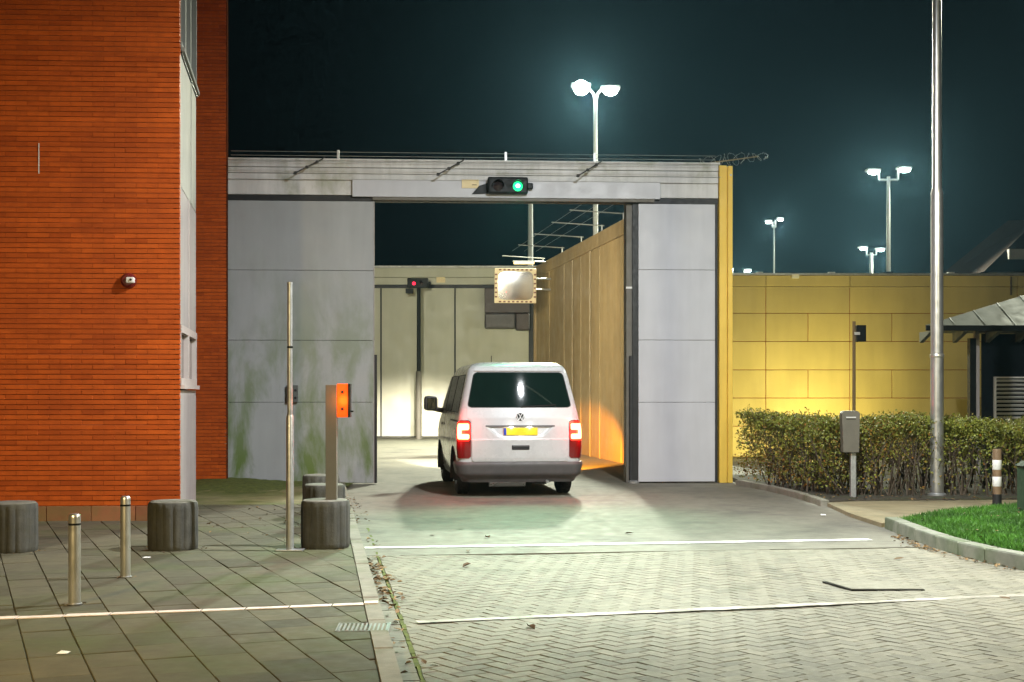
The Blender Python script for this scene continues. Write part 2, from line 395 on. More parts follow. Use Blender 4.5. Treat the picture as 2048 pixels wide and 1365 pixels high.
for n, (X, Y, a) in enumerate(spots):
    # the surface undulates a little, single bricks stand proud or tilt
    hz = 0.006*math.sin(X*1.7+Y*0.8) + 0.005*math.sin(Y*2.3-X*0.9) + random.uniform(-0.0012, 0.0012) - 0.002
    t = min(1, max(0, random.gauss(0.5, 0.24)))
    a += random.uniform(-0.018, 0.018)
    if X < kerb_x(Y) + 0.27 or Y > 13.265 + 0.1359*X - 0.13:                       # cut to the line of the gutter
        cc, ss = math.cos(a), math.sin(a)
        pl_ = [(X + x*cc - y*ss, Y + x*ss + y*cc) for x, y in ((-.103,-.051),(.103,-.051),(.103,.051),(-.103,.051))]
        pl_ = clip(pl_, -1, -0.143, -(0.441 + 0.142))
        if len(pl_) > 2: pl_ = clip(pl_, -0.1359, 1, 13.258)
        if len(pl_) > 2 and abs(sum(p[0]*q[1]-q[0]*p[1] for p, q in zip(pl_, pl_[1:]+pl_[:1]))) > 0.001: rest.prism(pl_, hz-.03, hz, t, .005)
        continue
    tx, ty = random.gauss(0, 0.0065), random.gauss(0, 0.0065)
    single += 1
    if single <= 300:
        o = bpy.data.objects.new('brick', cl_meshes[int(t*9.99)]); C.objects.link(o); o.parent = bed
        o.location = (X, Y, hz); o.rotation_euler = (tx, ty, a)
    else:
        mt = Matrix.Translation((X, Y, hz)) @ Matrix.Rotation(a, 4, 'Z') @ Matrix.Rotation(tx, 4, 'X') @ Matrix.Rotation(ty, 4, 'Y')
        me = cl_meshes[0]
        rest.add([mt @ v.co for v in me.vertices], [tuple(p.vertices) for p in me.polygons], t)
tag(rest.build('bricks', M['clinker'], bed), kind='stuff')
# gutter: a row of bricks laid lengthwise beside the kerb, and the mossy joint next to it
gut = MB(); moss = MB()
Y = 5.0; n = 0
while Y < 22.0:
    for k in range(1):
        x0 = kerb_x(Y+0.1) + 0.006
        gut.cbox((x0+0.055, Y+0.1, -0.017 + random.uniform(-0.003,0.003)), (0.100, 0.196, 0.03), math.atan(0.143), tone=random.random())
    moss.cbox((x0+0.125+random.uniform(-.004,.004), Y+0.1, -0.008+random.uniform(-.004,.003)), (random.uniform(.016,.034), 0.215, 0.012), math.atan(0.143)+random.uniform(-.03,.03))
    Y += 0.2; n += 1
tag(gut.build('gutter_bricks', M['clinker'], bed), kind='stuff')
tag(moss.build('moss_joint', M['moss'], bed), kind='stuff')

# ---- kerb stones on the left
kerb = sheet('kerb', [(kerb_x(4)-0.11,4),(kerb_x(4)-0.01,4),(kerb_x(22.4)-0.01,22.4),(kerb_x(22.4)-0.11,22.4)], 0.02, M['sand'], 0.05)
Y = 4.0
while Y < 22.3:
    L = 0.985
    me = MB().prism([(-0.0575,0),(0.0575,0),(0.0575,L),(-0.0575,L)], -0.06, PZ + 0.004 + random.uniform(-.003,.003), ch=0.012).mesh('kerb_stone')
    obj('kerb_stone', me, M['kerb'], kerb, (kerb_x(Y)-0.0575, Y, 0), math.atan(0.143))
    Y += 1.0
# ---- pavement slabs
pave = sheet('pavement', [(kerb_x(3)-0.11,3),(kerb_x(23.3)-0.11,23.3),(-14,23.3),(-14,3)], PZ-0.012, M['sand'], 0.05)
SA = R(22.3); sd = Vector((-math.sin(SA), math.cos(SA))); sc_ = Vector((math.cos(SA), math.sin(SA)))
def bwall_y(X): return 16.1 + 0.06*(X+3.96)        # front of the orange building
slab_rest = MB(); colw, gap = 0.30, 0.007
stripe_y = lambda X: 9.42 + 0.257*(X+0.97) + 0.28
slab_cells = []
for ci in range(-70, 60):
    t = -12.0 + random.Random(ci).choice((0.0, 0.3, 0.15, 0.45))
    while t < 34:
        L = random.Random((ci+900)*7919 + int(t*100)).choice((0.6, 0.6, 0.6, 0.45, 0.3))
        o0 = Vector((-2.0, 9.0)) + sc_*(ci*colw) + sd*t
        p = [o0 + sc_*gap/2 + sd*gap/2, o0 + sc_*(colw-gap/2) + sd*gap/2, o0 + sc_*(colw-gap/2) + sd*(L-gap/2), o0 + sc_*gap/2 + sd*(L-gap/2)]
        t += L
        poly = [(q.x, q.y) for q in p]
        poly = clip(poly, 1, 0.143, 0.441-0.121)
        if len(poly) < 3: continue
        poly = clip(poly, 0, -1, -5.5); poly = clip(poly, -1, 0, 7.6) if len(poly) > 2 else poly
        if len(poly) < 3: continue
        poly = clip(poly, 0, 1, 18.4)
        if len(poly) < 3: continue
        cx = sum(q[0] for q in poly)/len(poly); cy = sum(q[1] for q in poly)/len(poly)
        if cy > bwall_y(cx) + 0.15 and cx < -4.1 - 0.157*(cy-16.1): continue
        area = abs(sum(a[0]*b[1]-b[0]*a[1] for a, b in zip(poly, poly[1:]+poly[:1])))/2
        if area < 0.004: continue
        slab_cells.append((cy, cx, poly))
slab_cells.sort(key=lambda s: (0 if in_view(s[1], s[0], 0.25) and s[0] > 7.0 else 1, s[0]))
for n, (cy, cx, poly) in enumerate(slab_cells):
    z = PZ + random.uniform(-.003, .003); tn = min(1, max(0, random.gauss(0.5, 0.28)))
    if n < 300 and in_view(cx, cy, 0.3):
        loc = [(x-cx, y-cy) for x, y in poly]
        o = MB().prism(loc, -0.05, 0.0, tn, 0.004).build('slab', M['slab'], pave, (cx, cy, z))
        o.rotation_euler = (random.gauss(0,.003), random.gauss(0,.003), 0)
    else: slab_rest.prism(poly, z-0.05, z, tn, 0.004)
tag(slab_rest.build('slabs', M['slab'], pave), kind='stuff')
# mossy strip of paving before the gate leaf
sheet('mossy_verge', [(-8.5,18.42),(kerb_x(18.42)-0.122,18.42),(kerb_x(23.2)-0.122,23.2),(-8.5,23.2)], PZ-0.002, M['mossy_paving'], 0.04)
# moss bank at the foot of wall and gate leaf: uneven heap
mb = MB(); rnd = random.Random(3)
NX, NY = 46, 16
def bank_h(X, Y): 
    e = min(1, max(0, (X+6.6)/1.0))*min(1, max(0, (-2.9-X)/1.3))
    return PZ - 0.012 + 0.06*e*max(0, (Y-20.6)/2.2)**1.4 * (0.7+0.3*math.sin(X*3.1+Y)) + rnd.uniform(0,0.02)*e
pts = [(-6.6 + 3.9*i/NX, 20.6 + 2.55*j/NY, bank_h(-6.6 + 3.9*i/NX, 20.6 + 2.55*j/NY)) for j in range(NY+1) for i in range(NX+1)]
mb.add(pts, [(j*(NX+1)+i, j*(NX+1)+i+1, (j+1)*(NX+1)+i+1, (j+1)*(NX+1)+i) for j in range(NY) for i in range(NX)])
tag(mb.build('moss_bank', M['moss'], smooth=True), label='low green moss bank at the foot of the grey gate leaf', kind='stuff')

# ---- painted lines
def line_pts(p0, p1, hw, n, wob=0.0, z=0.006):
    a, b = Vector(p0), Vector(p1); d = (b-a).normalized(); q = Vector((-d.y, d.x)); rnd = random.Random(5)
    return [((a + (b-a)*(k/n)) + q*(hw*s + rnd.uniform(-wob, wob)))[:2] for s in (-1, 1) for k in range(n+1)], n
def line(name, p0, p1, hw, mat, z, parent, wob=0.012, n=40):
    pts, n = line_pts(p0, p1, hw, n, wob)
    mb = MB(); P3 = [(x, y, z) for x, y in pts]
    mb.add(P3 + [(x, y, z-0.01) for x, y in pts], [(k, k+1, n+1+k+1, n+1+k) for k in range(n)])
    return mb.build(name, mat, parent)
line('painted_line', (kerb_x(13.7)+0.02, 13.72), (3.85, 14.5), 0.085, M['paint'], 0.006, road)
line('painted_line', (kerb_x(9.3)+0.24, 9.23), (5.6, 10.9), 0.05, M['paint_worn'], 0.0115, bed, 0.01, 60)
# plaza line: one painted piece on each slab column
for k in range(-40, 60):
    u0 = k*colw
    def cross(u):                                   # point of the line where slab column edge u crosses it
        o0 = Vector((-2.0, 9.0)) + sc_*u
        # o0 + sd*t on the line  y = stripe_y(x)
        t = (stripe_y(o0.x) - o0.y)/(sd.y - 0.257*sd.x); return o0 + sd*t
    a, b = cross(u0+0.006), cross(u0+colw-0.006)
    if a.x > kerb_x(a.y)-0.14 or a.x < -5.5: continue
    off = random.uniform(-0.012, 0.012); hw = 0.048 + random.uniform(-.006,.006)
    pl_ = clip([(a.x, a.y+off-hw), (b.x, b.y+off-hw), (b.x, b.y+off+hw), (a.x, a.y+off+hw)], 1, 0.143, 0.441-0.122)
    if len(pl_) < 3: continue
    mb = MB().prism(pl_, PZ+0.001, PZ+0.006)
    mb.build('painted_line', M['paint_pink'], pave)
yk = 9.73
MB().prism([(kerb_x(yk)-0.108, yk-0.07), (kerb_x(yk)-0.01, yk-0.045), (kerb_x(yk)-0.02, yk+0.05), (kerb_x(yk)-0.115, yk+0.03)], PZ+0.002, PZ+0.012).build('painted_line', M['paint_pink'], kerb)

# ---- right side: bed, path, lawn with kerbs
sheet('planting_bed', [(3.95,23.3),(4.22,22.0),(4.40,20.0),(4.42,18.9),(4.9,19.1),(12,19.9),(12,25),(3.95,25)], 0.07, M['earth'], 0.12)
path = sheet('path', [(4.40,18.95),(4.30,17.2),(4.34,15.85),(5.3,16.9),(7.1,18.2),(12,19.4),(12,19.95),(4.9,19.15)], 0.05, M['path'], 0.09)
lawn_poly = [(4.47,15.6),(4.44,13.8),(4.70,12.2),(5.8,10.3),(12,9.0),(12,19.3),(7.1,18.1),(5.35,16.8)]
lawn = sheet('lawn', lawn_poly, 0.12, M['lawn'], 0.17)
def kerb_run(pts, w, z0, z1, mat, name='edging_kerb'):
    base = None
    path_ = [Vector(p) for p in pts]
    # resample to stones of about 0.9 m, then shape each stone to its stretch
    dense = []
    for a, b in zip(path_, path_[1:]):
        n = max(1, round((b-a).length/0.88))
        dense += [a + (b-a)*(k/n) for k in range(n)]
    dense.append(path_[-1])
    nrm = []
    for k in range(len(dense)):
        d = (dense[min(k+1, len(dense)-1)] - dense[max(k-1, 0)]).normalized(); nrm.append(Vector((d.y, -d.x)))
    lo = [tuple((p+q*0.01)[:2]) for p, q in zip(dense, nrm)]; hi = [tuple((p+q*(w-0.01))[:2]) for p, q in zip(dense, nrm)]
    mb = MB(); n = len(dense)
    mb.add([(x,y,z1-0.02) for x,y in lo]+[(x,y,z1-0.02) for x,y in hi], [(k,k+1,n+k+1,n+k) for k in range(n-1)])
    base = tag(mb.build(name, M['sand']), kind='structure')
    for k in range(n-1):
        a, b = dense[k], dense[k+1]; d = (b-a); g = d.normalized()*0.005
        poly = [tuple((a+g)[:2]), tuple((b-g)[:2]), tuple((b-g+nrm[k+1]*w)[:2]), tuple((a+g+nrm[k]*w)[:2])]
        if (poly[1][0]-poly[0][0])*(poly[2][1]-poly[0][1])-(poly[1][1]-poly[0][1])*(poly[2][0]-poly[0][0]) < 0: poly = poly[::-1]
        cx = sum(p[0] for p in poly)/4; cy = sum(p[1] for p in poly)/4
        MB().prism([(x-cx,y-cy) for x,y in poly], z0, z1+random.uniform(-.004,.004), ch=0.015).build('kerb_stone', mat, base, (cx,cy,0))
def smooth_curve(pts, n=6):
    P = [Vector(p) for p in pts]; P = [P[0]*2-P[1]] + P + [P[-1]*2-P[-2]]; out = []
    for i in range(1, len(P)-2):
        for k in range(n):
            t = k/n; a,b,c,d = P[i-1],P[i],P[i+1],P[i+2]
            out.append(0.5*((2*b)+(c-a)*t+(2*a-5*b+4*c-d)*t*t+(3*b-a-3*c+d)*t**3))
    out.append(P[-2]); return out
kerb_run(smooth_curve([(4.34,15.72),(4.30,13.7),(4.58,12.05),(5.7,10.1),(8.5,9.0)][::-1], 3), 0.15, -0.06, 0.135, M['kerb_green'], 'lawn_kerb')
kerb_run(smooth_curve([(3.84,23.2),(4.10,21.9),(4.28,20.0),(4.30,18.8)], 2)[::-1], 0.12, -0.06, 0.09, M['kerb'], 'bed_kerb')

# ================================================================== orange brick building, left
BX, BY = -3.96, 16.1
bld = thing('brick_building', 'tall orange brick building filling the left edge, with pale window strip on its corner', 'building', (BX, BY, 0), math.atan(0.06))
BH, BW = 9.0, 9.5
sang = math.atan2(1.0, DX) - math.atan(0.06)       # local direction of the side face
sdx, sdy = math.cos(sang), math.sin(sang)
side = lambda t, o=0.0: (sdx*t + sdy*o, sdy*t - sdx*o)    # t along the face, o outwards
MB().prism([(-BW,0.009), (-0.075,0.009), side(0.1,-0.11), side(2.45,-0.11), (-BW,2.45)], 0.0, BH).build('wall', M['mortar'], bld)
PLH = 0.24
CH, BL = 0.060, 0.255
brick_meshes = []
for k in range(10):
    me = MB().prism([(-BL/2+.0012,0),(BL/2-.0012,0),(BL/2-.0012,0.055),(-BL/2+.0012,0.055)], 0.004, CH-0.005, tone=k/9).mesh('brick', bevel=0.0025, seg=1)
    me.materials.append(M['brick']); brick_meshes.append(me)
rest = MB(); cnt = 0
rows = int((BH-PLH)/CH)
for r_ in range(rows):
    z = PLH + r_*CH
    x = -0.002 - (0.0 if r_ % 2 else BL/2)
    row_off = random.gauss(0, 0.0022); row_t = random.gauss(0, 0.13)
    first = True
    while x > -BW:
        t = min(1, max(0, random.gauss(0.5, 0.2)+row_t)); dy = row_off + random.gauss(0, 0.0016)
        if first and r_ % 2 == 0:
            rest.box(x+.0012, -0.003, dy, dy+0.055, z+.004, z+CH-.005, t)
        first = False
        xc = x - BL/2
        if 0.9 < z < 2.15 and xc > -2.62 and cnt < 300:
            o = bpy.data.objects.new('brick', brick_meshes[int(t*9.99)]); C.objects.link(o); o.parent = bld
            o.location = (xc, dy, z); cnt += 1
        elif z < 7.2 and xc > -4.2:
            rest.box(xc-BL/2+.0012, xc+BL/2-.0012, dy, dy+0.055, z+.004, z+CH-.005, t)
        elif xc > -4.2 or r_ % 1 == 0:
            if xc > -4.2 or x > -BW+0.3:
                rest.box(xc-BL/2+.0012, xc+BL/2-.0012, dy, dy+0.055, z+.004, z+CH-.005, t)
        x -= BL
tag(rest.build('bricks', M['brick'], bld), kind='stuff')
x = 0.0
for k in range(18):                                # plinth stones
    wdt = 0.52
    MB().box(-wdt+.004, -.004, -0.012+random.uniform(-.003,.003), 0.054, 0.0, PLH-0.004, random.random()).build('plinth_stone', M['plinth'], bld, (x-0.002, 0, 0.0), bevel=0.004)
    x -= wdt
# white mark dripping down the wall
MB().box(-1.655, -1.645, -0.006, -0.001, 4.18, 4.54).build('drip_mark', M['white_paint'], bld)
# window strip on the side: runs back to the left
def side_box(mb, t0, t1, z0, z1, o0, o1, tone=.5):
    q = [side(t0,o0), side(t1,o0), side(t1,o1), side(t0,o1)]
    mb.prism(q if True else q, z0, z1, tone); return mb
SL = 2.5
def panel(name, t0, t1, z0, z1, mat, o0=-0.05, o1=0.0, parent=None):
    t0 = max(t0, 0.06)
    return side_box(MB(), t0, t1, z0, z1, o0, o1).build(name, mat, parent or bld)
panel('cladding_panel', 0.0, SL, 0.0, 1.615, M['cladding'])
panel('cladding_panel', 0.0, 1.25, 2.41, 4.05, M['cladding']); panel('cladding_panel', 1.26, SL, 2.41, 4.05, M['cladding'])
panel('cladding_panel', 0.0, 1.65, 4.065, 5.64, M['spandrel']); panel('cladding_panel', 1.66, SL, 4.065, 5.64, M['spandrel'])
panel('joint_strip', 1.22, 1.27, 2.40, 4.06, M['frame_white'], 0.0, 0.012)
panel('joint_strip', 1.60, 1.66, 4.06, 5.65, M['spandrel'], 0.0, 0.012)
def side_window(z0, z1, mull, pane, fmat='frame_white'):
    w = side_box(MB(), 0.08, SL, z0, z1, -0.10, -0.05).build('window', M[pane], bld)
    fr = MB()
    ts = [0.0] + mull + [SL]
    for t in ts:
        a = max(0.06, t-0.07); b = min(SL, t+0.07)
        side_box(fr, a, b, z0, z1, -0.06, 0.012)
    side_box(fr, 0.06, SL, z1-0.09, z1, -0.045, 0.014); side_box(fr, 0.06, SL, z0, z0+0.10, -0.045, 0.014)
    fr.build('frame', M[fmat], w)
    side_box(MB(), 0.06, SL-.01, z0-0.03, z0+0.02, -0.02, 0.05).build('sill', M[fmat], w)
    return w
side_window(1.66, 2.40, [1.2], 'pane_brown')
side_window(5.70, 7.6, [0.7, 1.5], 'glass_dark', 'frame_grey')
panel('cladding_panel', 0.0, SL, 7.62, BH, M['cladding'])
panel('joint_strip', 0.0, SL, 5.645, 5.69, M['black_metal'], -0.05, 0.02)
MB().prism([(-BW,-.06),(.03,-.06),side(2.5,.03),(-BW,2.5)], BH, BH+0.2).build('roof', M['far_roof'], bld)
# little wall camera on the brick front
wc = thing('wall_camera', 'small dark red dome with white front fixed to the orange brick wall', 'camera', (*[ (lambda p: (p[0], bwall_y(p[0]) - 0.005, p[1]))(XZ(255, 561, 16.0)) ][0],))
MB().lathe([(0.0,-0.075),(0.06,-0.073),(0.086,-0.045),(0.092,0.0),(0.092,0.004),(0.0,0.004)], (0,0,0), 24, 'Y').build('dome', surf('dark_red_plastic', (0.13,0.012,0.012), 0.35), wc, smooth=True)
MB().box(-0.01, 0.085, -0.105, -0.03, -0.035, 0.035).build('face', M['white_paint'], wc, bevel=0.012)
MB().lathe([(0.0,0.0),(0.014,0.0),(0.014,-0.012),(0.0,-0.012)], (0.05,-0.103,0.004), 12, 'Y').build('lens', M['black'], wc)

# rear wing of the brick building, seen as a narrow band left of the gate
wing = thing('brick_wing', 'narrow orange brick band rising between the window strip and the gate', 'building', (-4.87, 23.02, 0), GA)
MB().prism([(-6.0,0.009),(-0.03,0.009),(-1.6,5.0),(-6.0,5.0)], 0, 9.5).build('wall', M['mortar'], wing)
wb = MB()
for r_ in range(int(9.5/CH)):
    z = r_*CH; x = 0.0 if r_ % 2 else -BL/2; ro = random.gauss(0, .0022); rt = random.gauss(0, .12)
    if r_ % 2 == 0: wb.box(-BL/2+.004, 0, ro, ro+.055, z+.004, z+CH-.005, random.random())
    while x > -2.2:
        dy = ro + random.gauss(0, .0015)
        wb.box(x-BL+.0012, x-.0012, dy, dy+.055, z+.004, z+CH-.005, min(1, max(0, random.gauss(.5,.2)+rt))); x -= BL
tag(wb.build('bricks', M['brick'], wing), kind='stuff')
MB().box(0.002, 0.018, -0.008, 0.07, 0.0, 9.5).build('added_edge_cover', M['matte_edge_cover'], wing)  # added strip, hides brick ends that glared in the mast light

# ================================================================== the gate
GX, GY = 0.0, 23.6
gl = lambda px: None
def gate_local(px):                                # local x along the gate front of a photo column
    k = (px-1024)/FOC; ca_, sa_ = math.cos(GA), math.sin(GA)
    return k*GY/(ca_ - k*sa_)
def gz(px, py):
    x = gate_local(px); Y = GY + x*math.sin(GA); return EYE - (py-HOR)/FOC*Y
XL0, XL1 = gate_local(455), gate_local(747)
XR0, XR1 = gate_local(1277), gate_local(1430)
ZB0, ZB1 = gz(900, 393), gz(900, 325)              # beam
def gate_leaf(name, label, x0, x1, mat):
    g = thing(name, label, 'gate', (GX, GY, 0), GA)
    seams = [0.02, gz((x0>0)*900+600, 805), gz((x0>0)*900+600, 681), gz((x0>0)*900+600, 541), ZB0-0.10]
    for a, b in zip(seams, seams[1:]):
        MB().box(x0, x1, 0.0, 0.08, a+0.003, b-0.003).build('panel', mat, g, bevel=0.004)
    MB().box(x0+0.02, x1-0.02, 0.01, 0.07, 0.02, ZB0-0.11).build('core', M['black_metal'], g)
    return g
g1 = gate_leaf('gate_leaf', 'wide grey steel gate leaf with green algae stains beside the orange building', XL0, XL1, M['gate'])
MB().box(XL1+.002, XL1+.014, -0.005, 0.085, 0.02, ZB0-0.1).build('edge_strip', M['cladding'], g1)
MB().box(XL1+.015, XL1+.06, -0.01, 0.10, 0.02, gz(750,710)).build('rubber_seal', M['black'], g1, bevel=.004)
bx = thing('intercom_box', 'small dark intercom box on the stained grey gate leaf behind the thin pole', 'intercom', (GX + gate_local(586)*math.cos(GA), GY + gate_local(586)*math.sin(GA)-0.002, gz(586, 788)), GA)
MB().box(-0.10, 0.09, -0.09, 0, -0.15, 0.15).build('housing', surf('intercom_grey', (0.10,0.11,0.10), 0.5), bx, bevel=.01)
for zz in (-0.07, 0.06): MB().lathe([(0,-.014),(.022,-.012),(.024,0)], (0.05,-0.09,zz), 14, 'Y').build('button', M['black'], bx, smooth=True)
g2 = gate_leaf('gate_leaf', 'clean narrow light grey gate leaf right of the open gateway', XR0, XR1, M['gate_clean'])
MB().box(XR0-0.20, XR0-0.10, 0.10, 0.42, 0.0, ZB0).build('jamb', M['post_brown'], g2)
MB().box(XR0-0.10, XR0-0.004, 0.03, 0.20, 0.0, ZB0).build('rubber_seal', M['black'], g2)
MB().box(XR0-0.155, XR0-0.10, 0.0, 0.10, 0.03, gz(1265,712)).build('rubber_seal', M['black'], g2, bevel=.006)
MB().box(XR0-0.21, XR0-0.09, 0.085, 0.10, gz(1255,577), gz(1255,573)).build('sensor', M['white_paint'], g2)
MB().lathe([(0,0),(.10,0),(.10,.03),(.06,.05),(0,.05)], (XR0-0.09, 0.0, 0.0), 16).build('floor_guide', M['galv'], g2)
MB().box(XR1+.006, XR1+0.05, 0.02, 0.12, 0.0, ZB0-0.10).build('side_gap', M['black'], g2)
# portal beam
XB0, XB1 = XL0-0.0, gate_local(1436)
bm_ = thing('portal_beam', 'long pale horizontal beam spanning the gateway, with wire arms along its face', 'beam', (GX, GY, 0), GA)
MB().box(XB0, XB1, 0.02, 0.70, ZB0+0.02, ZB1-0.01).build('core', M['fascia'], bm_)
zs = [ZB0+0.0, ZB0+0.17, ZB0+0.30, ZB0+0.42, ZB0+0.52, ZB1]
zs = [ZB0 + (ZB1-ZB0)*t for t in (0.0, 0.44, 0.62, 0.80, 1.0)]
for k, (a, b) in enumerate(zip(zs, zs[1:])):
    MB().box(XB0, XB1, -0.02-0.012*(k % 2), 0.02, a+.003, b-.003).build('board', M['fascia'], bm_, bevel=.004)
MB().box(XB0-0.0, XB1+0.03, -0.06, 0.75, ZB1, ZB1+0.035).build('capping', M['fascia'], bm_, bevel=.006)
MB().box(XB0, XB1, 0.01, 0.18, ZB0-0.095, ZB0-0.002).build('shadow_gap', M['black'], bm_)
hx0, hx1 = gate_local(705), gate_local(1319)
MB().box(hx0, hx1, -0.085, -0.034, ZB0-0.03, ZB0 + (ZB1-ZB0)*0.45).build('cover_plate', M['gate_clean'], bm_, bevel=.006)
MB().box(hx0+0.35, hx1-0.1, -0.07, 0.0, ZB0-0.085, ZB0-0.032).build('track', M['post_brown'], bm_, bevel=.006)
# wire arms with insulators on the beam face
WY = [-0.10, -0.20, -0.30]
for px in (622, 903, 1178):
    x = gate_local(px)
    a0 = (x+0.24, -0.03, ZB1+0.05); a1 = (x-0.26, -0.40, ZB0+0.30)
    arm = MB().tube(a0, a1, 0.011, n=8).build('wire_arm', M['wire_dark'], bm_)
    for t in (0.25, 0.58, 0.95):
        p = Vector(a0).lerp(Vector(a1), t)
        MB().lathe([(0,-.03),(.022,-.025),(.028,0),(.022,.025),(0,.03)], p, 10, 'X').build('insulator', M['wire_dark'], arm)
a0x, a1x = XB0+0.05, XB1-0.03
for t in (0.25, 0.58, 0.95):
    y = -0.03 + (-0.37)*t; z = ZB1+0.05 + (ZB0+0.30-ZB1-0.05)*t
    MB().tube((a0x, y, z), (a1x, y, z), 0.0045, n=6).build('wire', M['wire'], bm_)
for px in (676, 1012, 1190):                       # little posts standing on the beam
    x = gate_local(px); MB().box(x-.02, x+.02, 0.05, 0.09, ZB1+0.03, ZB1+0.20).build('wire_post', M['galv'], bm_)
for z in (0.10, 0.17): MB().tube((a0x, 0.07, ZB1+z), (a1x, 0.07, ZB1+z), 0.0045, n=6).build('wire', M['wire'], bm_)
# razor wire coil leaning out past the right end
rz_ = thing('razor_wire', 'tangled razor wire coil sticking out past the right end of the beam', 'razor wire', (GX+math.cos(GA)*(XB1-0.3), GY+math.sin(GA)*XB1+0.25, ZB1+0.04), GA)
cp = []
for k in range(260):
    t = k/259; th = t*2*math.pi*9
    rad = 0.10 + 0.05*math.sin(t*5) + 0.02*random.random()
    cp.append((1.25*t + 0.05*math.cos(th*1.3), rad*math.cos(th), 0.04+0.14*t + rad*math.sin(th)*(0.55+0.45*t)))
MB().path(cp, 0.0028, 4).build('coil', M['wire'], rz_)
bb = MB()
for k in range(0, 259, 2):
    p = Vector(cp[k]); d = Vector((random.uniform(-1,1), random.uniform(-1,1), random.uniform(-1,1))).normalized()*0.022
    q = d.orthogonal().normalized()*0.008
    bb.add([p-d, p+q, p+d, p-q], [(0,1,2,3)])
tag(bb.build('barbs', M['wire'], rz_), kind='stuff')
ar = MB().tube((0.05,0,0.02), (1.08,0.0,0.17), 0.014, 0.010, 8)
ar.build('support_arm', M['joint_pale'], rz_)
# yellow corner post
yp = thing('corner_post', 'bright yellow grooved corner post at the right end of the gate', 'post', (GX, GY, 0), GA)
y0, y1 = gate_local(1438), gate_local(1464)
MB().box(y0, y0+(y1-y0)*0.56, -0.04, 0.45, 0.0, ZB1-0.01).build('flange', M['yellow'], yp, bevel=.008)
MB().box(y0+(y1-y0)*0.63, y1, -0.06, 0.45, 0.0, ZB1-0.02).build('flange', M['yellow'], yp, bevel=.008)
MB().box(y0+(y1-y0)*0.5, y0+(y1-y0)*0.7, 0.0, 0.4, 0.0, ZB1-0.03).build('groove', M['yellow'], yp)
MB().box(y1-0.05, y1-0.02, -0.075, -0.058, ZB1-0.20, ZB1-0.17).build('bolt', M['galv'], yp)

# signal lights
def signal(name, label, loc, rz, w, h, d, lensmat, lens_x, lens_r, light_col, power, group='signal lights'):
    s = thing(name, label, 'signal light', loc, rz, group)
    MB().box(-w/2, w/2, -d, 0, -h/2, h/2).build('housing', M['black_metal'], s, bevel=0.03)
    MB().box(w/2-.02, w/2+.09, -d*0.7, -d*0.3, -0.06, 0.05).build('hinge', M['black_metal'], s, bevel=.02)
    for lx, mt in ((lens_x, lensmat), (-lens_x, M['sig_off'])):
        MB().lathe([(0,-0.03),(lens_r*.6,-0.024),(lens_r,-0.004),(lens_r,0.01)], (lx,-d,-0.02), 20, 'Y').build('lens', mt, s, smooth=True)
        if mt is not M['sig_off'] and power > 100: MB().ell((lx, -d-.026, -.015), lens_r*.45, .012, lens_r*.4, 14, 6).build('lit_core', M['sig_core'], s, smooth=True)
        # visor: half tube over the lens
        mb = MB(); n = 14
        for r_ in (lens_r*1.12, lens_r*1.2):
            mb.v += [(lx+r_*math.cos(math.pi*k/n), yy, -0.02+r_*math.sin(math.pi*k/n)) for k in range(n+1) for yy in (-d+.0, -d-0.16+0.05*abs(math.cos(math.pi*k/n)))]
        o2 = 2*(n+1)
        for k in range(n):
            mb.f += [(2*k,2*k+1,2*k+3,2*k+2), (o2+2*k,o2+2*k+2,o2+2*k+3,o2+2*k+1), (2*k+1,o2+2*k+1,o2+2*k+3,2*k+3)]; mb.t += [.5]*3
        mb.build('visor', M['black_metal'], s)
    lamp('signal_lamp', 'SPOT', power, light_col, s, (lens_x, -d-0.06, -0.03), (lens_x-0.1, -d-8.0, -4.9), 0.06, 50, 1.0)
    return s
def gp(px, py, dy=0.0):
    x = gate_local(px); return (GX + x*math.cos(GA) - dy*math.sin(GA)*0, GY + x*math.sin(GA) + dy, gz(px, py))
sg = signal('signal_light', 'black signal housing glowing green on the beam over the gateway', gp(1015, 375, -0.09), GA, 0.70, 0.29, 0.16, M['sig_green'], 0.17, 0.085, (0.15,1.0,0.5), 1700)
MB().add([(-0.34,-0.02,0.06),(-0.34,-0.02,-0.13),(-0.62,-0.02,-0.14),(-0.50,-0.02,0.0),(-0.34,0.02,0.06),(-0.34,0.02,-0.13),(-0.62,0.02,-0.14),(-0.50,0.02,0.0)],
    [(0,1,2,3),(7,6,5,4),(0,4,5,1),(1,5,6,2),(2,6,7,3),(3,7,4,0)]).build('bracket', M['black_metal'], sg)
sp_ = thing('sign_plate', 'small cream plate on the beam left of the green signal', 'sign', gp(941, 370, -0.088), GA)
MB().box(-.15,.15,-.012,0,-.075,.075).build('plate', M['sign_cream'], sp_, bevel=.004)
MB().box(.03,.11,-.015,-.012,-.022,-.010).build('print', M['dark_text'], sp_)

# ================================================================== the lock behind the gate
LX0 = 7.28                                        # lock wall line: x = LX0 + DX*y
LWH = 5.48
lw = thing('lock_wall', 'tall tan panel wall receding along the right of the vehicle lock', 'wall', (LX0 + DX*25, 25, 0), math.atan(-DX))
ls = math.hypot(1, DX)
js = [(y-25)*ls for y in (24.2, 26.2, 28.4, 30.6, 32.8, 35.0, 37.2, 39.4, 41.6)]
for k, (a, b) in enumerate(zip(js, js[1:])):
    MB().box(0.0+random.uniform(-.004,.004), 0.18, a+.008, b-.008, 0.0, LWH-0.34, random.random()).build('panel', M['wall_tan'], lw, bevel=.005)
    MB().box(-0.05, 0.22, a+.004, b-.004, LWH-0.34, LWH, random.random()).build('coping', M['wall_tan'], lw, bevel=.01)
    MB().box(-0.012, 0.01, b-.009, b+.009, 0.0, LWH-0.342).build('joint_strip', M['joint_pale'], lw)
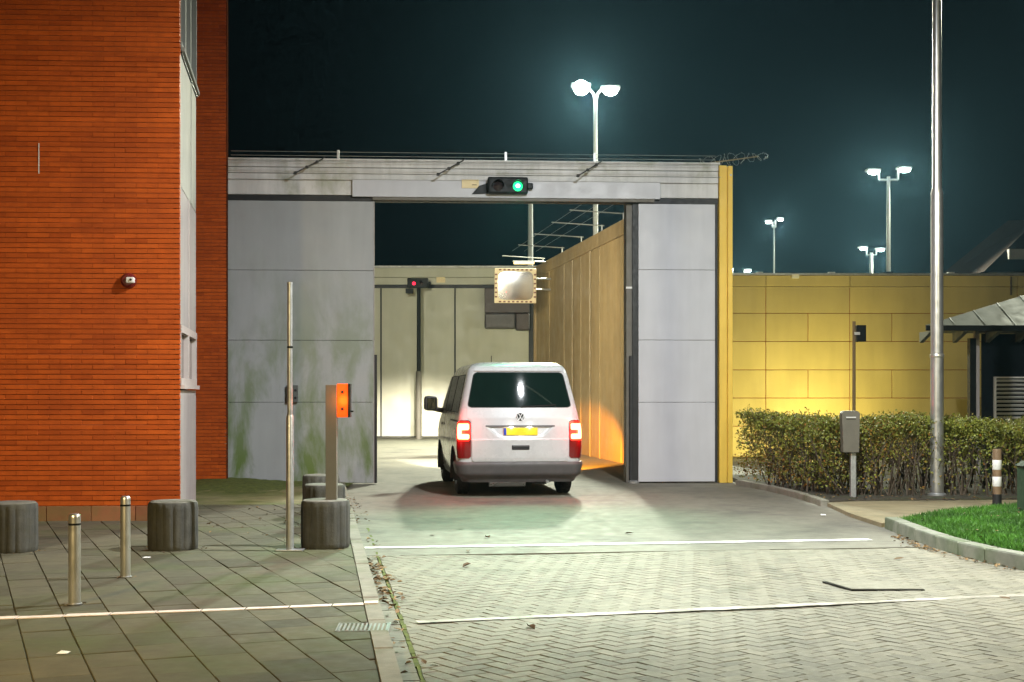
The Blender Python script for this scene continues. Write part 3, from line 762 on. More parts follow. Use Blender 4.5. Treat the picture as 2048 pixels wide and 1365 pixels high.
MB().box(0.03, 0.16, js[0], js[-1], 0.0, LWH-0.36).build('core', M['black_metal'], lw)
for y in (33.8, 36.0):
    MB().tube((-0.02,(y-25)*ls,0.0), (-0.02,(y-25)*ls,LWH-.1), 0.016, n=8).build('conduit', M['joint_pale'], lw)
for y in (26.5, 28.6, 30.8, 33.0, 35.4, 38.0, 41.0):
    t = (y-25)*ls
    MB().tube((0.1,t,LWH), (0.1,t,LWH+0.22), 0.018, n=6).build('spike_post', M['wire'], lw)
    MB().tube((0.16,t,LWH+0.2), (-1.15,t,LWH+0.26), 0.013, n=6).build('spike', M['wire'], lw)
for d in (-1.1, -0.75, -0.4): MB().tube((d, js[1], LWH+.24), (d, js[-2], LWH+.24), 0.003, n=4).build('wire', M['wire'], lw)
# left lock wall, mostly behind the gate leaf
MB().box(-0.06, 0.24, js[-1]+.002, js[-1]+.2, 0.0, LWH+.01).build('end_post', M['wall_tan'], lw)
lw2 = thing('lock_wall', 'dark wall along the left of the vehicle lock, behind the stained gate leaf', 'wall', (-2.75 + DX*1.4, 25, 0), math.atan(-DX))
for k, (a, b) in enumerate(zip(js, js[1:])):
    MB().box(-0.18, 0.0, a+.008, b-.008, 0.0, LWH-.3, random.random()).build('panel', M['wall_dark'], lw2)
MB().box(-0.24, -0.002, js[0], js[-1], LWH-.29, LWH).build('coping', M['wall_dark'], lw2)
lf_ = thing('lock_floodlight', 'floodlight on the left wall just inside the gateway, shining into the lock', 'floodlight', (-2.84, 24.95, 4.5))
MB().box(-.10,.10,-.10,.06,-.18,.18).build('housing', M['black_metal'], lf_, bevel=.02)
MB().box(-.08,.08,.061,.07,-.15,.15).build('lens', M['lamp_cool'], lf_)
MB().box(-.20,-.102,-.05,.01,-.04,.04).build('bracket', M['galv'], lf_)
lamp('lock_lamp', 'SPOT', P_LOCK, (1.0,.95,.74), lf_, (0,.14,0), (2.6,16.0,-2.4), .15, 96, .8)
# back gate
BGY = 48.7
def bx_(px): return (px-1024)/FOC*BGY
def bz(py): return EYE - (py-HOR)/FOC*BGY
bgate = thing('back_gate', 'pale folding gate closing the far end of the lock, lit by headlights', 'gate', (0, BGY, 0))
xs = [bx_(615), bx_(762), bx_(910), bx_(1059)]
for a, b in zip(xs, xs[1:]):
    MB().box(a+.028, b-.028, 0, 0.1, 0.04, bz(576)).build('panel', M['back_gate'], bgate, bevel=.008)
for x in xs: MB().box(x-.026, x+.026, -0.01, 0.12, 0.02, bz(576)).build('seal', M['black'], bgate)
MB().box(xs[0]-.2, xs[-1]+.2, 0.03, 0.09, 0.0, bz(574)).build('core', M['black'], bgate)
MB().box(bx_(972), bx_(985), -0.03, 0.0, 0.9, bz(712)).build('hinge_bar', M['black_metal'], bgate) if False else None
MB().box(bx_(982), bx_(983.5), -0.02, 0.0, bz(735), bz(712)).build('latch', M['black_metal'], bgate)
bb_ = thing('back_beam', 'pale green beam over the far gate of the lock', 'beam', (0, BGY-0.1, 0))
MB().box(bx_(560), bx_(1110), 0, 0.8, bz(570), bz(556)).build('board', M['back_gate'], bb_, bevel=.01)
MB().box(bx_(560), bx_(1110), -.04, 0.8, bz(555.5), bz(537)).build('board', M['back_gate'], bb_, bevel=.01)
MB().box(bx_(560), bx_(1110), -.10, 0.85, bz(536.5), bz(533)).build('capping', M['fascia'], bb_)
MB().box(bx_(560), bx_(1110), 0.02, 0.4, bz(577), bz(570.4)).build('shadow_gap', M['black'], bb_)
rs = signal('signal_light', 'black signal housing with small red light on a post at the far gate', (XZ(836,567,46.6)[0], 46.6, XZ(836,567,46.6)[1]), 0, 0.72, 0.34, 0.16, M['sig_red'], -0.13, 0.06, (1.0,0.05,0.1), 30)
pz = XZ(836,567,46.6)[1]
MB().tube((0.02,0.08,-pz), (0.02,0.08,-pz+2.35), 0.105, 0.105, 14).build('post', M['post_brown'], rs)
MB().tube((0.02,0.08,-pz+2.35), (0.02,0.08,0.0), 0.072, 0.066, 14).build('post', M['black_metal'], rs)
MB().box(-0.42,-0.16,-0.12,0.02,-0.36,-0.19).build('bracket', M['black_metal'], rs, bevel=.02)
sp2 = thing('sign_plate', 'tiny cream plate on the far beam beside the red signal', 'sign', (bx_(882), BGY-0.15, bz(561)))
MB().box(-.16,.16,-.015,0,-.10,.10).build('plate', M['sign_cream'], sp2, bevel=.004)
# dark cabin bay at the far right
cb = thing('dark_cabin_bay', 'dark brown box bay at the far gate under the traffic mirror', 'box', (bx_(1014), BGY-0.5, bz(662)))
MB().box(-.80,.80,0,.48,.62,1.50).build('upper_part', M['cabin'], cb, bevel=.02)
MB().box(-.80,.30,.01,.47,.06,.615).build('lower_part', M['cabin_grey'], cb, bevel=.06)
MB().box(.305,.80,.012,.47,.0,.615).build('side_part', M['cabin'], cb, bevel=.05)
# traffic mirror
my = 38.4
tm = thing('traffic_mirror', 'rectangular convex traffic mirror with cream and dark marked frame in the lock', 'mirror', (XZ(1031,572,my)[0], my, XZ(1031,572,my)[1]), R(4))
tm.rotation_euler = (R(5), 0, R(5)); mw, mh = 1.20, 0.99
MB().box(-mw/2, mw/2, 0.0, 0.05, -mh/2, mh/2).build('frame', M['mirror_frame'], tm, bevel=.02)
NXm, NZm = 20, 16; mb = MB()
def mir_pt(u, v):
    a, b = mw/2-0.10, mh/2-0.09; n = 6.0
    k = (abs(u)**n + abs(v)**n)**(1/n) if (u or v) else 0
    mx_ = max(abs(u), abs(v)); s_ = (mx_/k) if k > 0 else 1
    x, z = u*a*s_, v*b*s_
    return (x, -0.012 - 0.05*(1 - 0.5*(u*s_)**2 - 0.5*(v*s_)**2), z)
mb.add([mir_pt(-1+2*i/NXm, -1+2*j/NZm) for j in range(NZm+1) for i in range(NXm+1)], [(j*(NXm+1)+i, j*(NXm+1)+i+1, (j+1)*(NXm+1)+i+1, (j+1)*(NXm+1)+i) for j in range(NZm) for i in range(NXm)])
mb.build('mirror_glass', M['mirror'], tm, smooth=True)
mk = MB().box(-0.033,0.033,-0.006,0.002,-0.022,0.022).mesh('frame_mark'); mk.materials.append(M['mirror_mark'])
for k in range(8):
    for s_ in (-1, 1):
        o = obj('frame_mark', mk, None, tm, (-mw/2+0.16+k*0.126, 0, s_*(mh/2-0.042)))
        if k < 6: o = obj('frame_mark', mk, None, tm, (s_*(mw/2-0.045), 0, -mh/2+0.18+k*0.126))
MB().tube((mw/2-.1, .06, -.1), (mw/2+0.42, .12, -.1), 0.025, n=8).build('bracket', M['galv'], tm)
MB().tube((mw/2-.1, .06, .2), (mw/2+0.42, .12, .2), 0.025, n=8).build('bracket', M['galv'], tm)
tl = thing('tube_lamp', 'slim lit lamp tube above the traffic mirror', 'lamp', (XZ(1048,527,39)[0], 39, XZ(1048,527,39)[1]))
MB().box(-.30,.30,0,.12,-.02,.045).build('tube', M['tube_lit'], tl, bevel=.02)
MB().box(-.32,.32,-.01,.14,.047,.075).build('cover', M['galv'], tl)
MB().tube((.28,.06,.06), (.62,.10,.05), .02, n=8).build('bracket', M['galv'], tl)

# ================================================================== yellow perimeter wall, right
WYY = 33.5
pw = thing('perimeter_wall', 'yellow lit panel wall with coping running behind the hedge', 'wall', (0, WYY, 0), R(0.8))
def wx(px): return (px-1024)/FOC*WYY
def wz(py): return EYE - (py-HOR)/FOC*WYY
zr = [0.0, wz(853), wz(796.5), wz(740), wz(683), wz(626.5), wz(573)]
full = [1364, 1533, 1702, 1871, 2040, 2209, 2378]
half = [1280, 1449, 1618, 1787, 1956, 2125, 2294]
for r_, (a, b) in enumerate(zip(zr, zr[1:])):
    cols = full if r_ in (0, 1, 3, 5) else sorted(full + half[1:])
    if r_ in (2, 4): cols = sorted(full + half[1:])
    for c0, c1 in zip(cols, cols[1:]):
        MB().box(wx(c0)+.007, wx(c1)-.007, random.uniform(-.003,.003), 0.16, a+.007, b-.007, random.random()).build('panel', M['wall_yellow'], pw, bevel=.006)
MB().box(wx(1364), wx(2378), 0.02, 0.15, 0.0, wz(575)).build('core', M['mortar'], pw)
for c0, c1 in zip(full, full[1:]):
    MB().box(wx(c0)+.006, wx(c1)-.006, -0.03, 0.2, wz(572.5), wz(551), random.random()).build('coping', M['wall_yellow'], pw, bevel=.01)
MB().box(wx(1364), wx(2378), -0.08, 0.26, wz(550.5), wz(546.5)).build('capping', M['galv'], pw)
MB().box(wx(1584), wx(1598), -0.12, -0.03, wz(557), wz(549)).build('wall_box', M['white_paint'], pw)
for px in (1520, 1665, 1905): MB().box(wx(px)-.08, wx(px)+.08, -.06, .06, wz(546.4), wz(544)).build('cap_light_strip', M['white_paint'], pw)
MB().box(wx(2024), wx(2026), -0.11, -0.03, wz(590), wz(553)).build('down_pipe', M['post_brown'], pw)
# thin pole with black box in front of the wall
tp = thing('sensor_pole', 'thin pole with small black box in front of the yellow wall', 'pole', (XZ(1708,800,27.0)[0], 27.0, 0))
zt = XZ(1708,643,27.0)[1]
MB().tube((0,0,0),(0,0,zt), 0.036, 0.032, 10).build('post', M['wall_tan'], tp)
MB().box(0.04,0.22,-0.10,0.06,XZ(0,684,27.0)[1],XZ(0,651,27.0)[1]).build('box', M['black_metal'], tp, bevel=.01)
MB().box(-.02,0.09,-0.13,-0.10,XZ(0,668,27.0)[1]-.03,XZ(0,668,27.0)[1]+.03).build('sensor', M['white_paint'], tp, bevel=.008)
# floodlight on the ground behind the hedge that lights the wall
fl = thing('wall_floodlight', 'low yellow floodlight on the ground behind the hedge, aimed at the wall', 'floodlight', (7.3, 30.5, 0.0))
MB().box(-.45,.45,-.08,.08,0.12,.42).build('housing', M['black_metal'], fl, bevel=.02)
MB().box(-.42,.42,.08,.09,.15,.39).build('lens', M['lamp_yellow'], fl)
MB().box(-.05,.05,-.05,.05,0,.12).build('foot', M['black_metal'], fl)
lamp('flood_lamp', 'SPOT', P_WALL*4.0, (1.0,0.85,0.27), fl, (0,.16,.3), (-.4,2.8,1.0), 0.4, 150, 0.9)

# ================================================================== flood light masts
def mast(label, X, Y, H=12.0, lensmat='lamp_white', u=0.75, rad=0.14, curved=False, heads=(0.0, 0.0), power=0, aim=(0,12,0), base=None, tilt=0.0, group='floodlight masts', aim2=None, ls=1.0, pcol=(0.97,1.0,0.78)):
    t = thing('floodlight_mast', label, 'floodlight mast', (X, Y, 0), 0, group)
    MB().tube((0,0,0),(0,0,H-0.3), rad, rad*0.62, 14).build('pole', M['mast'], t, smooth=True)
    if base: MB().tube((0,0,0),(0,0,base), rad*1.5, rad*1.45, 12).build('base_sleeve', M['galv'], t); MB().tube((0,0,base),(0,0,base+.25), rad*2.0, rad*2.0, 12).build('collar', M['black_metal'], t)
    for s_, dz in zip((-1, 1), heads):
        if curved:
            pts = [(0,0,H-.45), (s_*.06,0,H-.15), (s_*.16,0,H-0.03), (s_*(u-.25),0,H+dz)]
        else:
            pts = [(0,0,H-.45), (s_*(u-.28),0,H-.45), (s_*(u-.28),0,H-.05+dz)]
        MB().path(pts, 0.05, 8).build('arm', M['mast'], t)
        hd = MB().box(s_*u-.34*ls, s_*u+.34*ls, -.20*ls, .22*ls, H+dz-.02, H+dz+.12).build('lamp_head', M['mast'], t, bevel=.05)
        MB().ell((s_*u, -.14, H+dz-.07), *((.27*ls,.2*ls,.11*ls) if not curved else ((.27,.22,.26) if s_ < 0 else (.25,.2,.17)))).build('lens', M[lensmat], hd, smooth=True)
        if power:
            lamp('mast_lamp', 'SPOT', power*(0.9 if s_ < 0 else 0.8), pcol, t, (s_*u, -.45, H+dz-.30), (aim[0]-X, aim[1]-Y, aim[2]) if s_ < 0 or aim2 is None else (aim2[0]-X, aim2[1]-Y, aim2[2]), 0.35, 150 if s_ < 0 or aim2 is None else 84, 0.7)
    return t
def mx(px, Y): return (px-1024)/FOC*Y
mast('tall floodlight mast with two brilliant lamps rising behind the beam', mx(1191,46.3), 46.3, 12.0, 'lamp_white', 0.50, 0.11, True, (0.1, 0.0), P_MAST, (0.6,13,0), aim2=(-2.0,38,0))
mast('floodlight mast with two lamps on a square fork beside the flagpole', mx(1777,63), 63, 12.0, 'lamp_far', 0.72, 0.13, False, (-.05, .05), P_MAST_FAR, (12,40,0), base=7.0)
mast('small distant floodlight mast standing alone in dark sky right of the yellow post', mx(1548,81), 81, 12.0, 'lamp_far', 0.36, 0.07, False, (-.1, .05), P_MAST_FAR*0.5, (12,60,0), ls=0.65)
mast('small far floodlight mast just left of the forked mast above the yellow wall', mx(1743,97), 97, 12.0, 'lamp_far', 0.62, 0.17, False, (.05, -.05), P_MAST_FAR*0.8, (14,75,0))
mast('farthest floodlight mast, its lamps barely above the wall by the yellow post', mx(1477,114), 114, 12.0, 'lamp_far', 0.75, 0.13, False, (.1, 0), P_MAST_FAR*0.6, (14,90,0))
t = thing('slim_pole', 'slim pale pole seen through the gateway under the green signal', 'pole', (mx(1061,58), 58, 0))
MB().tube((0,0,0),(0,0,10.6), .15, .10, 12).build('shaft', M['mast'], t, smooth=True)
MB().lathe([(.2,0),(.2,.06),(.11,.10)], n=14).build('base_flange', M['galv'], t)
# tall floodlight mast outside the frame on the right: lights the air above the flagpole
mast('tall floodlight mast standing beyond the right edge of the picture', 17.0, 36.0, 13.0, 'lamp_white', 0.6, 0.13, False, (0, 0), P_MAST*0.14, (12,30,0))

# ================================================================== street lamps behind the camera
def street_lamp(label, X, Y, H, arm, lensmat, col, power, aim, cone=140, blend=0.6):
    t = thing('street_lamp', label, 'street lamp', (X, Y, 0), 0, 'street lamps')
    MB().tube((0,0,0),(0,0,H), 0.08, 0.05, 12).build('pole', M['galv'], t, smooth=True)
    MB().path([(0,0,H-.1), (arm[0]*.5, arm[1]*.5, H+.15), (arm[0], arm[1], H+.2)], 0.03, 8).build('arm', M['galv'], t)
    hd = MB().cbox((arm[0], arm[1], H+.2), (.62,.28,.12)).build('lamp_head', M['galv'], t, bevel=.04)
    MB().ell((arm[0], arm[1], H+.13), .13,.08,.05).build('lens', M[lensmat], hd, smooth=True)
    lamp('street_bulb', 'SPOT', power, col, t, (arm[0], arm[1], H+.04), (aim[0]-X, aim[1]-Y, aim[2]), 0.10, cone, blend)
    return t
street_lamp('street lamp leaning over the road above the picture, neutral white', 6.3, 12.5, 7.3, (-3.85, 0.2), 'lamp_cool', (0.93,0.97,1.0), P_STREET*2.5, (2.0,15.6,0.0), 158, 0.8)
street_lamp('street lamp on the plaza left of the viewpoint, warm white', -5.4, 3.6, 3.9, (0.9, 0.4), 'lamp_warm', (1.0,0.74,0.34), P_STREET_WARM*1.5, (-4.1,13.5,-1.0), 116, 1.0)
street_lamp('street lamp beside the lawn right of the viewpoint', 9.0, 7.4, 6.4, (-1.2, 0.3), 'lamp_warm', (1.0,0.92,0.62), P_STREET_WARM*1.7, (4.2,12,0), 150, 0.8)

# ================================================================== kiosk, far house
KY = 26.0
def kx(px, Y=KY): return (px-1024)/FOC*Y
def kz(py, Y=KY): return EYE - (py-HOR)/FOC*Y
kk = thing('kiosk', 'small guard kiosk with pale hipped canopy roof at the right edge', 'kiosk', (0, KY, 0))
MB().box(kx(1938), kx(1950), -.06, .1, 0, kz(677)).build('corner_post', M['black_metal'], kk)
MB().box(kx(1950.5), kx(1958), -.03, .1, 0, kz(658)).build('wall_edge', M['cladding'], kk)
MB().prism([(kx(1962),0.0),(14.0,0.0),(14.0,2.2),(kx(1970,28.2),2.2)], 0, kz(668)).build('wall', M['green_box'], kk)
MB().box(kx(1958.5), 14.0, -.04, .0, kz(667.5), kz(657)).build('lintel', M['cladding'], kk)
wnd = MB().box(kx(1962), 13.5, -.02, -.002, kz(835), kz(669)).build('window', M['glass_dark'], kk)
MB().box(kx(1986), kx(1990), -.08, -.02, kz(838), kz(755)).build('vent_frame', M['white_paint'], kk)
MB().box(kx(1986), 11.3, -.08, -.02, kz(757), kz(754)).build('vent_frame', M['white_paint'], kk)
for k in range(10):
    z = kz(836-k*8.2)
    o = MB().cbox((0,0,0), (11.2-kx(1991), .055, .014)).build('vent_slat', M['white_paint'], kk, ((11.2+kx(1991))/2, -.055, z)); o.rotation_euler = (R(-38), 0, 0)
ez = kz(651, 25.25); rzz = 3.52
ea, eb, ec, ed = Vector((kx(1850,25.25),-.75,ez)), Vector((14.5,-.75,ez)), Vector((14.5,2.6,ez)), Vector((kx(1872,28.6),2.6,ez))
ra, rb_ = Vector((10.1,.6,rzz)), Vector((12.6,.6,rzz))
rf = MB().add([ea,eb,ec,ed,ra,rb_], [(0,1,5,4),(1,2,5),(2,3,4,5),(3,0,4),(3,2,1,0)]).build('roof', M['roof_metal'], kk)
for t in [i/12 for i in range(1, 12)]:             # standing seams on the slopes in view
    p_ = ea.lerp(eb, t); f = min(1.0, (p_.x-ea.x)/(ra.x-ea.x)); q_ = Vector((p_.x, ea.y+(ra.y-ea.y)*f, ez+(rzz-ez)*f))
    MB().tube(p_+Vector((0,0,.008)), q_+Vector((0,0,.008)), .008, n=5).build('seam', M['roof_metal'], rf)
MB().box(ea.x+.03, eb.x-.03, -.73, -.69, ez-.10, ez-.004).build('fascia_board', M['black_metal'], rf)
for x in (ea.x+.12, kx(1905), kx(1970), kx(2030)):
    MB().add([(x,-.67,ez-.12),(x+.08,-.67,ez-.12),(x+.08,.0,ez-.30),(x,.0,ez-.30),(x,-.67,ez-.10),(x+.08,-.67,ez-.10),(x+.08,.0,ez-.10),(x,.0,ez-.10)], [(0,3,2,1),(4,5,6,7),(0,1,5,4),(1,2,6,5),(2,3,7,6),(3,0,4,7)]).build('rafter', M['roof_metal'], rf)
fh = thing('far_house', 'dim gabled house roof in the dark at the upper right edge', 'house', (0, 60, 0))
hx = mx(1968,60); 
MB().box(hx+.4, hx+9.5, .4, 8, 0, 7.05).build('wall', M['far_wall'], fh)
MB().add([(hx,0,7.0),(hx+10,0,7.0),(hx+10,8.4,7.0),(hx,8.4,7.0),(hx+2.6,0.6,9.4),(hx+7.4,0.6,9.4),(hx+7.4,4.2,9.8),(hx+2.6,4.2,9.8)],
    [(0,1,5,4),(4,5,6,7),(1,2,6,5),(2,3,7,6),(3,0,4,7),(3,2,1,0)]).build('roof', M['far_roof'], fh)
MB().box(hx+1.1, hx+3.2, -.05, .5, 7.55, 8.0).build('roof_window', M['cladding'], fh)

# ================================================================== hedge
hedge_poly = [(3.84,23.45),(4.34,21.0),(4.62,19.75),(5.3,19.75),(12.2,20.25),(12.2,22.0),(5.6,21.6),(4.9,23.4)]
hd = thing('hedge', 'clipped green and brown hedge in front of the yellow wall', 'hedge', (0,0,0.07))
def inside(p, poly):
    c = False; x, y = p
    for (x0,y0),(x1,y1) in zip(poly, poly[1:]+poly[:1]):
        if (y0 > y) != (y1 > y) and x < (x1-x0)*(y-y0)/(y1-y0)+x0: c = not c
    return c
def edge_dist(p, poly):
    P = Vector(p); best = 9
    for a, b in zip(poly, poly[1:]+poly[:1]):
        A, B = Vector(a), Vector(b); t = max(0, min(1, (P-A).dot(B-A)/(B-A).length_squared)); best = min(best, (P-A-(B-A)*t).length)
    return best
rnd = random.Random(11)
def hedge_top(x, y): return 1.06 + 0.05*math.sin(x*2.3) + 0.045*math.sin(x*5.1+y*3) + 0.02*math.sin(x*11+y*7) + (0.07 if x < 5 else 0)
lv = MB(); n = 0
while n < 68000:
    p = (rnd.uniform(3.8, 9.2 if rnd.random() < .93 else 12.2), rnd.uniform(19.7, 23.4))
    if not inside(p, hedge_poly): continue
    d = edge_dist(p, hedge_poly); top = hedge_top(*p)
    z = top*(1 - rnd.random()**1.6*0.95)
    front = p[1] < 20.6 or p[0] < 4.7
    if d > 0.22 and z < top-0.25 and rnd.random() < 0.8: continue
    thin = 0.12 + 0.88*min(1, max(0, (z-0.25)/0.45)) if p[0] > 5.35 else 0.45 + 0.55*min(1, z/0.5)
    if rnd.random() > thin: continue
    bump_ = 0.07*math.sin(p[0]*4+z*5)*math.sin(p[0]*1.7+z*9+p[1]*4)
    if d < bump_: continue
    if math.sin(p[0]*9.1+1.3*z*5)*math.sin(z*13.0+p[0]*4.3)*math.sin(p[1]*8+p[0]*2) > 0.42 and rnd.random() < .85: continue
    # clumps: leaf tone follows patches plus single leaves
    patch = 0.5+0.5*math.sin(p[0]*1.9+1.0)*math.cos(p[0]*0.7+z*2.2)
    t = min(1, max(0, 0.38 + 0.5*z/top*0.6 + 0.3*(patch-0.5) + rnd.gauss(0, .2)))
    s_ = rnd.uniform(.011, .023); L = s_*rnd.uniform(1.3,2.0)
    a = Vector((rnd.gauss(0,1), rnd.gauss(0,1)-.3, rnd.gauss(0,.8)+.3)).normalized()
    q = a.cross(Vector((rnd.gauss(0,1),rnd.gauss(0,1),rnd.gauss(0,1)))).normalized()
    nn = a.cross(q)*s_*0.35
    P = Vector((p[0]+rnd.gauss(0,.015), p[1]+rnd.gauss(0,.015), z + (rnd.random()**6)*.10))
    lv.add([P-a*L*.2, P+q*s_+nn+a*L*.4, P+a*L, P-q*s_+nn+a*L*.4], [(0,1,2),(0,2,3)], t); n += 1
shoots = MB()
for k in range(70):                                # stray shoots above the clipped top
    while True:
        p = (rnd.uniform(3.9, 9.4), rnd.uniform(19.8, 22.6))
        if inside(p, hedge_poly): break
    z0 = hedge_top(*p)-.08; a = Vector((p[0],p[1],z0)); b = a + Vector((rnd.gauss(0,.04), rnd.gauss(0,.04), rnd.uniform(.10,.24)))
    shoots.tube(a, b, .004, .002, 4, False)
    for q_ in range(rnd.randint(4,9)):
        P = a.lerp(b, rnd.uniform(.3,1)); d = Vector((rnd.gauss(0,1),rnd.gauss(0,1),rnd.gauss(.4,.6))).normalized(); w2 = d.orthogonal().normalized()*.012
        lv.add([P, P+d*.02+w2, P+d*.042, P+d*.02-w2], [(0,1,2),(0,2,3)], min(1, max(0, rnd.gauss(.7,.2))))
tag(shoots.build('shoots', M['twig'], hd), kind='stuff')
tag(lv.build('foliage', M['leaf'], hd), kind='stuff')
tw = MB()
for k in range(330):
    while True:
        p = (rnd.uniform(4.1, 9.4), rnd.uniform(19.8, 22.6))
        if inside(p, hedge_poly) and edge_dist(p, hedge_poly) < .5 and edge_dist(p, hedge_poly) > .06: break
    a = Vector((p[0],p[1],0)); lean = Vector((rnd.gauss(0,.10), rnd.gauss(0,.10), 0))
    b = a + lean + Vector((0,0,.45)); r_ = rnd.uniform(.007,.016)
    tw.tube(a, b, r_, r_*.7, 5, False)
    for _ in range(3):
        c_ = b + Vector((rnd.gauss(0,.14), rnd.gauss(0,.14), rnd.uniform(.25,.5))); tw.tube(b, c_, r_*.55, r_*.25, 4, False)
tag(tw.build('stems', M['twig'], hd), kind='stuff')
# grass beyond and between
gb = MB(); n = 0
while n < 30000:
    Y = rnd.uniform(9.5, 18.4); X = rnd.uniform(4.4, min(Y*0.40+.3, 8.5))
    if not inside((X, Y), lawn_poly): continue
    h = rnd.uniform(.02,.055); w_ = rnd.uniform(.003,.006); th = rnd.uniform(0, 6.28)
    dx, dy = math.cos(th)*w_, math.sin(th)*w_; lx, ly = rnd.gauss(0,.018), rnd.gauss(0,.018)
    gb.add([(X-dx,Y-dy,.118),(X+dx,Y+dy,.118),(X+lx,Y+ly,.12+h)], [(0,1,2)], rnd.random()); n += 1
tag(gb.build('grass', M['grass']), label='short vivid green lawn grass inside the kerb', cat='grass', kind='stuff')
# leaf litter: along the left kerb, by the lawn kerb, on the verge
lf = MB()
def leaf(mb, X, Y, z, s_, rnd=rnd):
    th = rnd.uniform(0, 6.28); a = Vector((math.cos(th), math.sin(th), rnd.uniform(-.15,.35))); q = Vector((-math.sin(th), math.cos(th), rnd.uniform(-.3,.3)))
    P = Vector((X, Y, z+.004)); c1 = rnd.uniform(0,.5)*s_
    t = rnd.random()
    mb.add([P-a*s_, P-a*s_*.3+q*s_*.5+Vector((0,0,c1)), P+a*s_*.5+q*s_*.4+Vector((0,0,c1)), P+a*s_*1.1, P+a*s_*.4-q*s_*.45+Vector((0,0,c1*.6)), P-a*s_*.4-q*s_*.5+Vector((0,0,c1)), P], [(0,6,1),(1,6,2),(2,6,3),(3,6,4),(4,6,5),(5,6,0)], t)
for k in range(170):
    Y = rnd.choice((rnd.gauss(10.7,.45), rnd.gauss(11.4,.5), rnd.uniform(7.5,14.5), rnd.gauss(12.3,.4))); X = kerb_x(Y) + .02 + abs(rnd.gauss(0,.085))
    leaf(lf, X, Y, 0.0+rnd.random()**3*.03, rnd.uniform(.016,.034))
for k in range(220):
    Y = rnd.uniform(16,20.5); X = kerb_x(Y) - .15 + rnd.gauss(0,.16)
    leaf(lf, X, Y, PZ if X < kerb_x(Y)-.01 else 0.0, rnd.uniform(.014,.03))
for k in range(240):
    Y = rnd.uniform(10.6, 15.0); bx0 = lerp_tab([(10.1,5.7),(12.05,4.58),(13.7,4.30),(15.7,4.34)], Y)
    leaf(lf, bx0 - .03 - abs(rnd.gauss(0,.09)), Y, 0.0, rnd.uniform(.014,.03))
for k in range(60):
    Y = rnd.uniform(11.5,17); X = rnd.uniform(4.6, 7.4)
    if inside((X, Y), lawn_poly): leaf(lf, X, Y, .15, rnd.uniform(.014,.028))
for k in range(120):
    leaf(lf, rnd.uniform(4.4,7.5), rnd.uniform(18.9,20.2), .075, rnd.uniform(.014,.03))
for px, py in ((644,1100),(642.5,1054),(334,1104),(6,1108),(145.5,1211),(248,1156),(580,1102)):
    X0, Y0, _ = G(px, py, PZ); rr_ = .27 if px not in (145.5,248,580) else .07
    for k in range(16 if rr_ > .1 else 6):
        th = rnd.uniform(0, 6.28); leaf(lf, X0 + rr_*math.cos(th)*rnd.uniform(.95,1.25), Y0 + (.235 if rr_ > .1 else .04) + rr_*math.sin(th)*rnd.uniform(.95,1.25), PZ, rnd.uniform(.008,.02))
for k in range(60):
    Y = rnd.uniform(13,18); leaf(lf, rnd.uniform(-3.6, kerb_x(Y)-.15), Y, PZ, rnd.uniform(.012,.026))
tag(lf.build('leaf_litter', M['dry_leaf']), label='dry brown leaf litter gathered along the kerbs', cat='leaves', kind='stuff')
for px, py in ((920,1059),(975,1077),(1258,1069),(937,1105),(933,1134),(1797,1120),(865,1071),(1062,1259),(2010,1199)):
    X, Y, _ = G(px, py); mb = MB(); leaf(mb, 0, 0, 0, .05); mb.t = [0.1]*6
    tag(mb.build('fallen_leaf', M['dry_leaf'], None, (X, Y, .008)), 'single dark dry leaf lying on the open road', 'leaf', 'single leaves on the road')
for (px, py, z), lab in (((293,1117,PZ), 'white paper scrap on the slabs between the left drum and bollard'), ((1646,1031,0.02), 'white scrap on the road at the corner of the hedge kerb'), ((126,1308,PZ), 'pale flat scrap on the dark slabs in the lower left corner')):
    X, Y, z = G(px, py, z)
    tag(MB().add([(-.035,-.02,.002),(.03,-.025,.004),(.04,.02,.008),(-.02,.03,.012),(0,0,.012)], [(0,1,4),(1,2,4),(2,3,4),(3,0,4)]).build('paper_scrap', M['white_litter'], None, (X, Y, z+.002)), lab, 'litter')

# ================================================================== street furniture
def drum(label, px, py, group):
    X, Y, z = G(px, py, PZ)
    t = thing('concrete_drum', label, 'planter drum', (X, Y+.235, PZ), rnd.uniform(0,3), group)
    r_ = .238
    mb = MB(); n = 72; rg = random.Random(label)
    prof = [(0,0),(r_-.012,0),(r_-.004,.012),(r_,.05),(r_,.40),(r_-.004,.445),(r_-.016,.462)]
    mb.lathe(prof, n=n)
    dr = []                                         # staves: three columns of points each, the first one a groove
    while len(dr) < n:
        d_ = rg.gauss(0, .0025); wd = rg.choice((3,4,5)); dr += [-.009] + [d_]*wd
    for k in range(n):
        for j in range(1, len(prof)-1):
            x, y, zq = mb.v[k*len(prof)+j]; f = 1 + (dr[k] + rg.gauss(0,.0008))/r_
            mb.v[k*len(prof)+j] = (x*f, y*f, zq)
    mb.build('body', M['concrete_drum'], t, smooth=True)
    MB().lathe([(r_-.017,.4615),(r_-.03,.470),(r_-.06,.471),(0,.470)], n=n).build('top', M['drum_top'], t, smooth=True)
    return t
drum('dark weathered drum beside the brown post and thin pole, nearest of its row', 644, 1100, 'dark drums')
drum('dark drum just behind the nearest one by the brown post', 642.5, 1054, 'dark drums')
drum('farthest of the three dark drums by the brown post, mostly hidden', 636.5, 1026, 'dark drums')
drum('dark weathered drum standing alone before the pale window strip', 334, 1104, 'dark drums')
drum('dark drum cut off by the left edge of the picture', 6, 1108, 'dark drums')
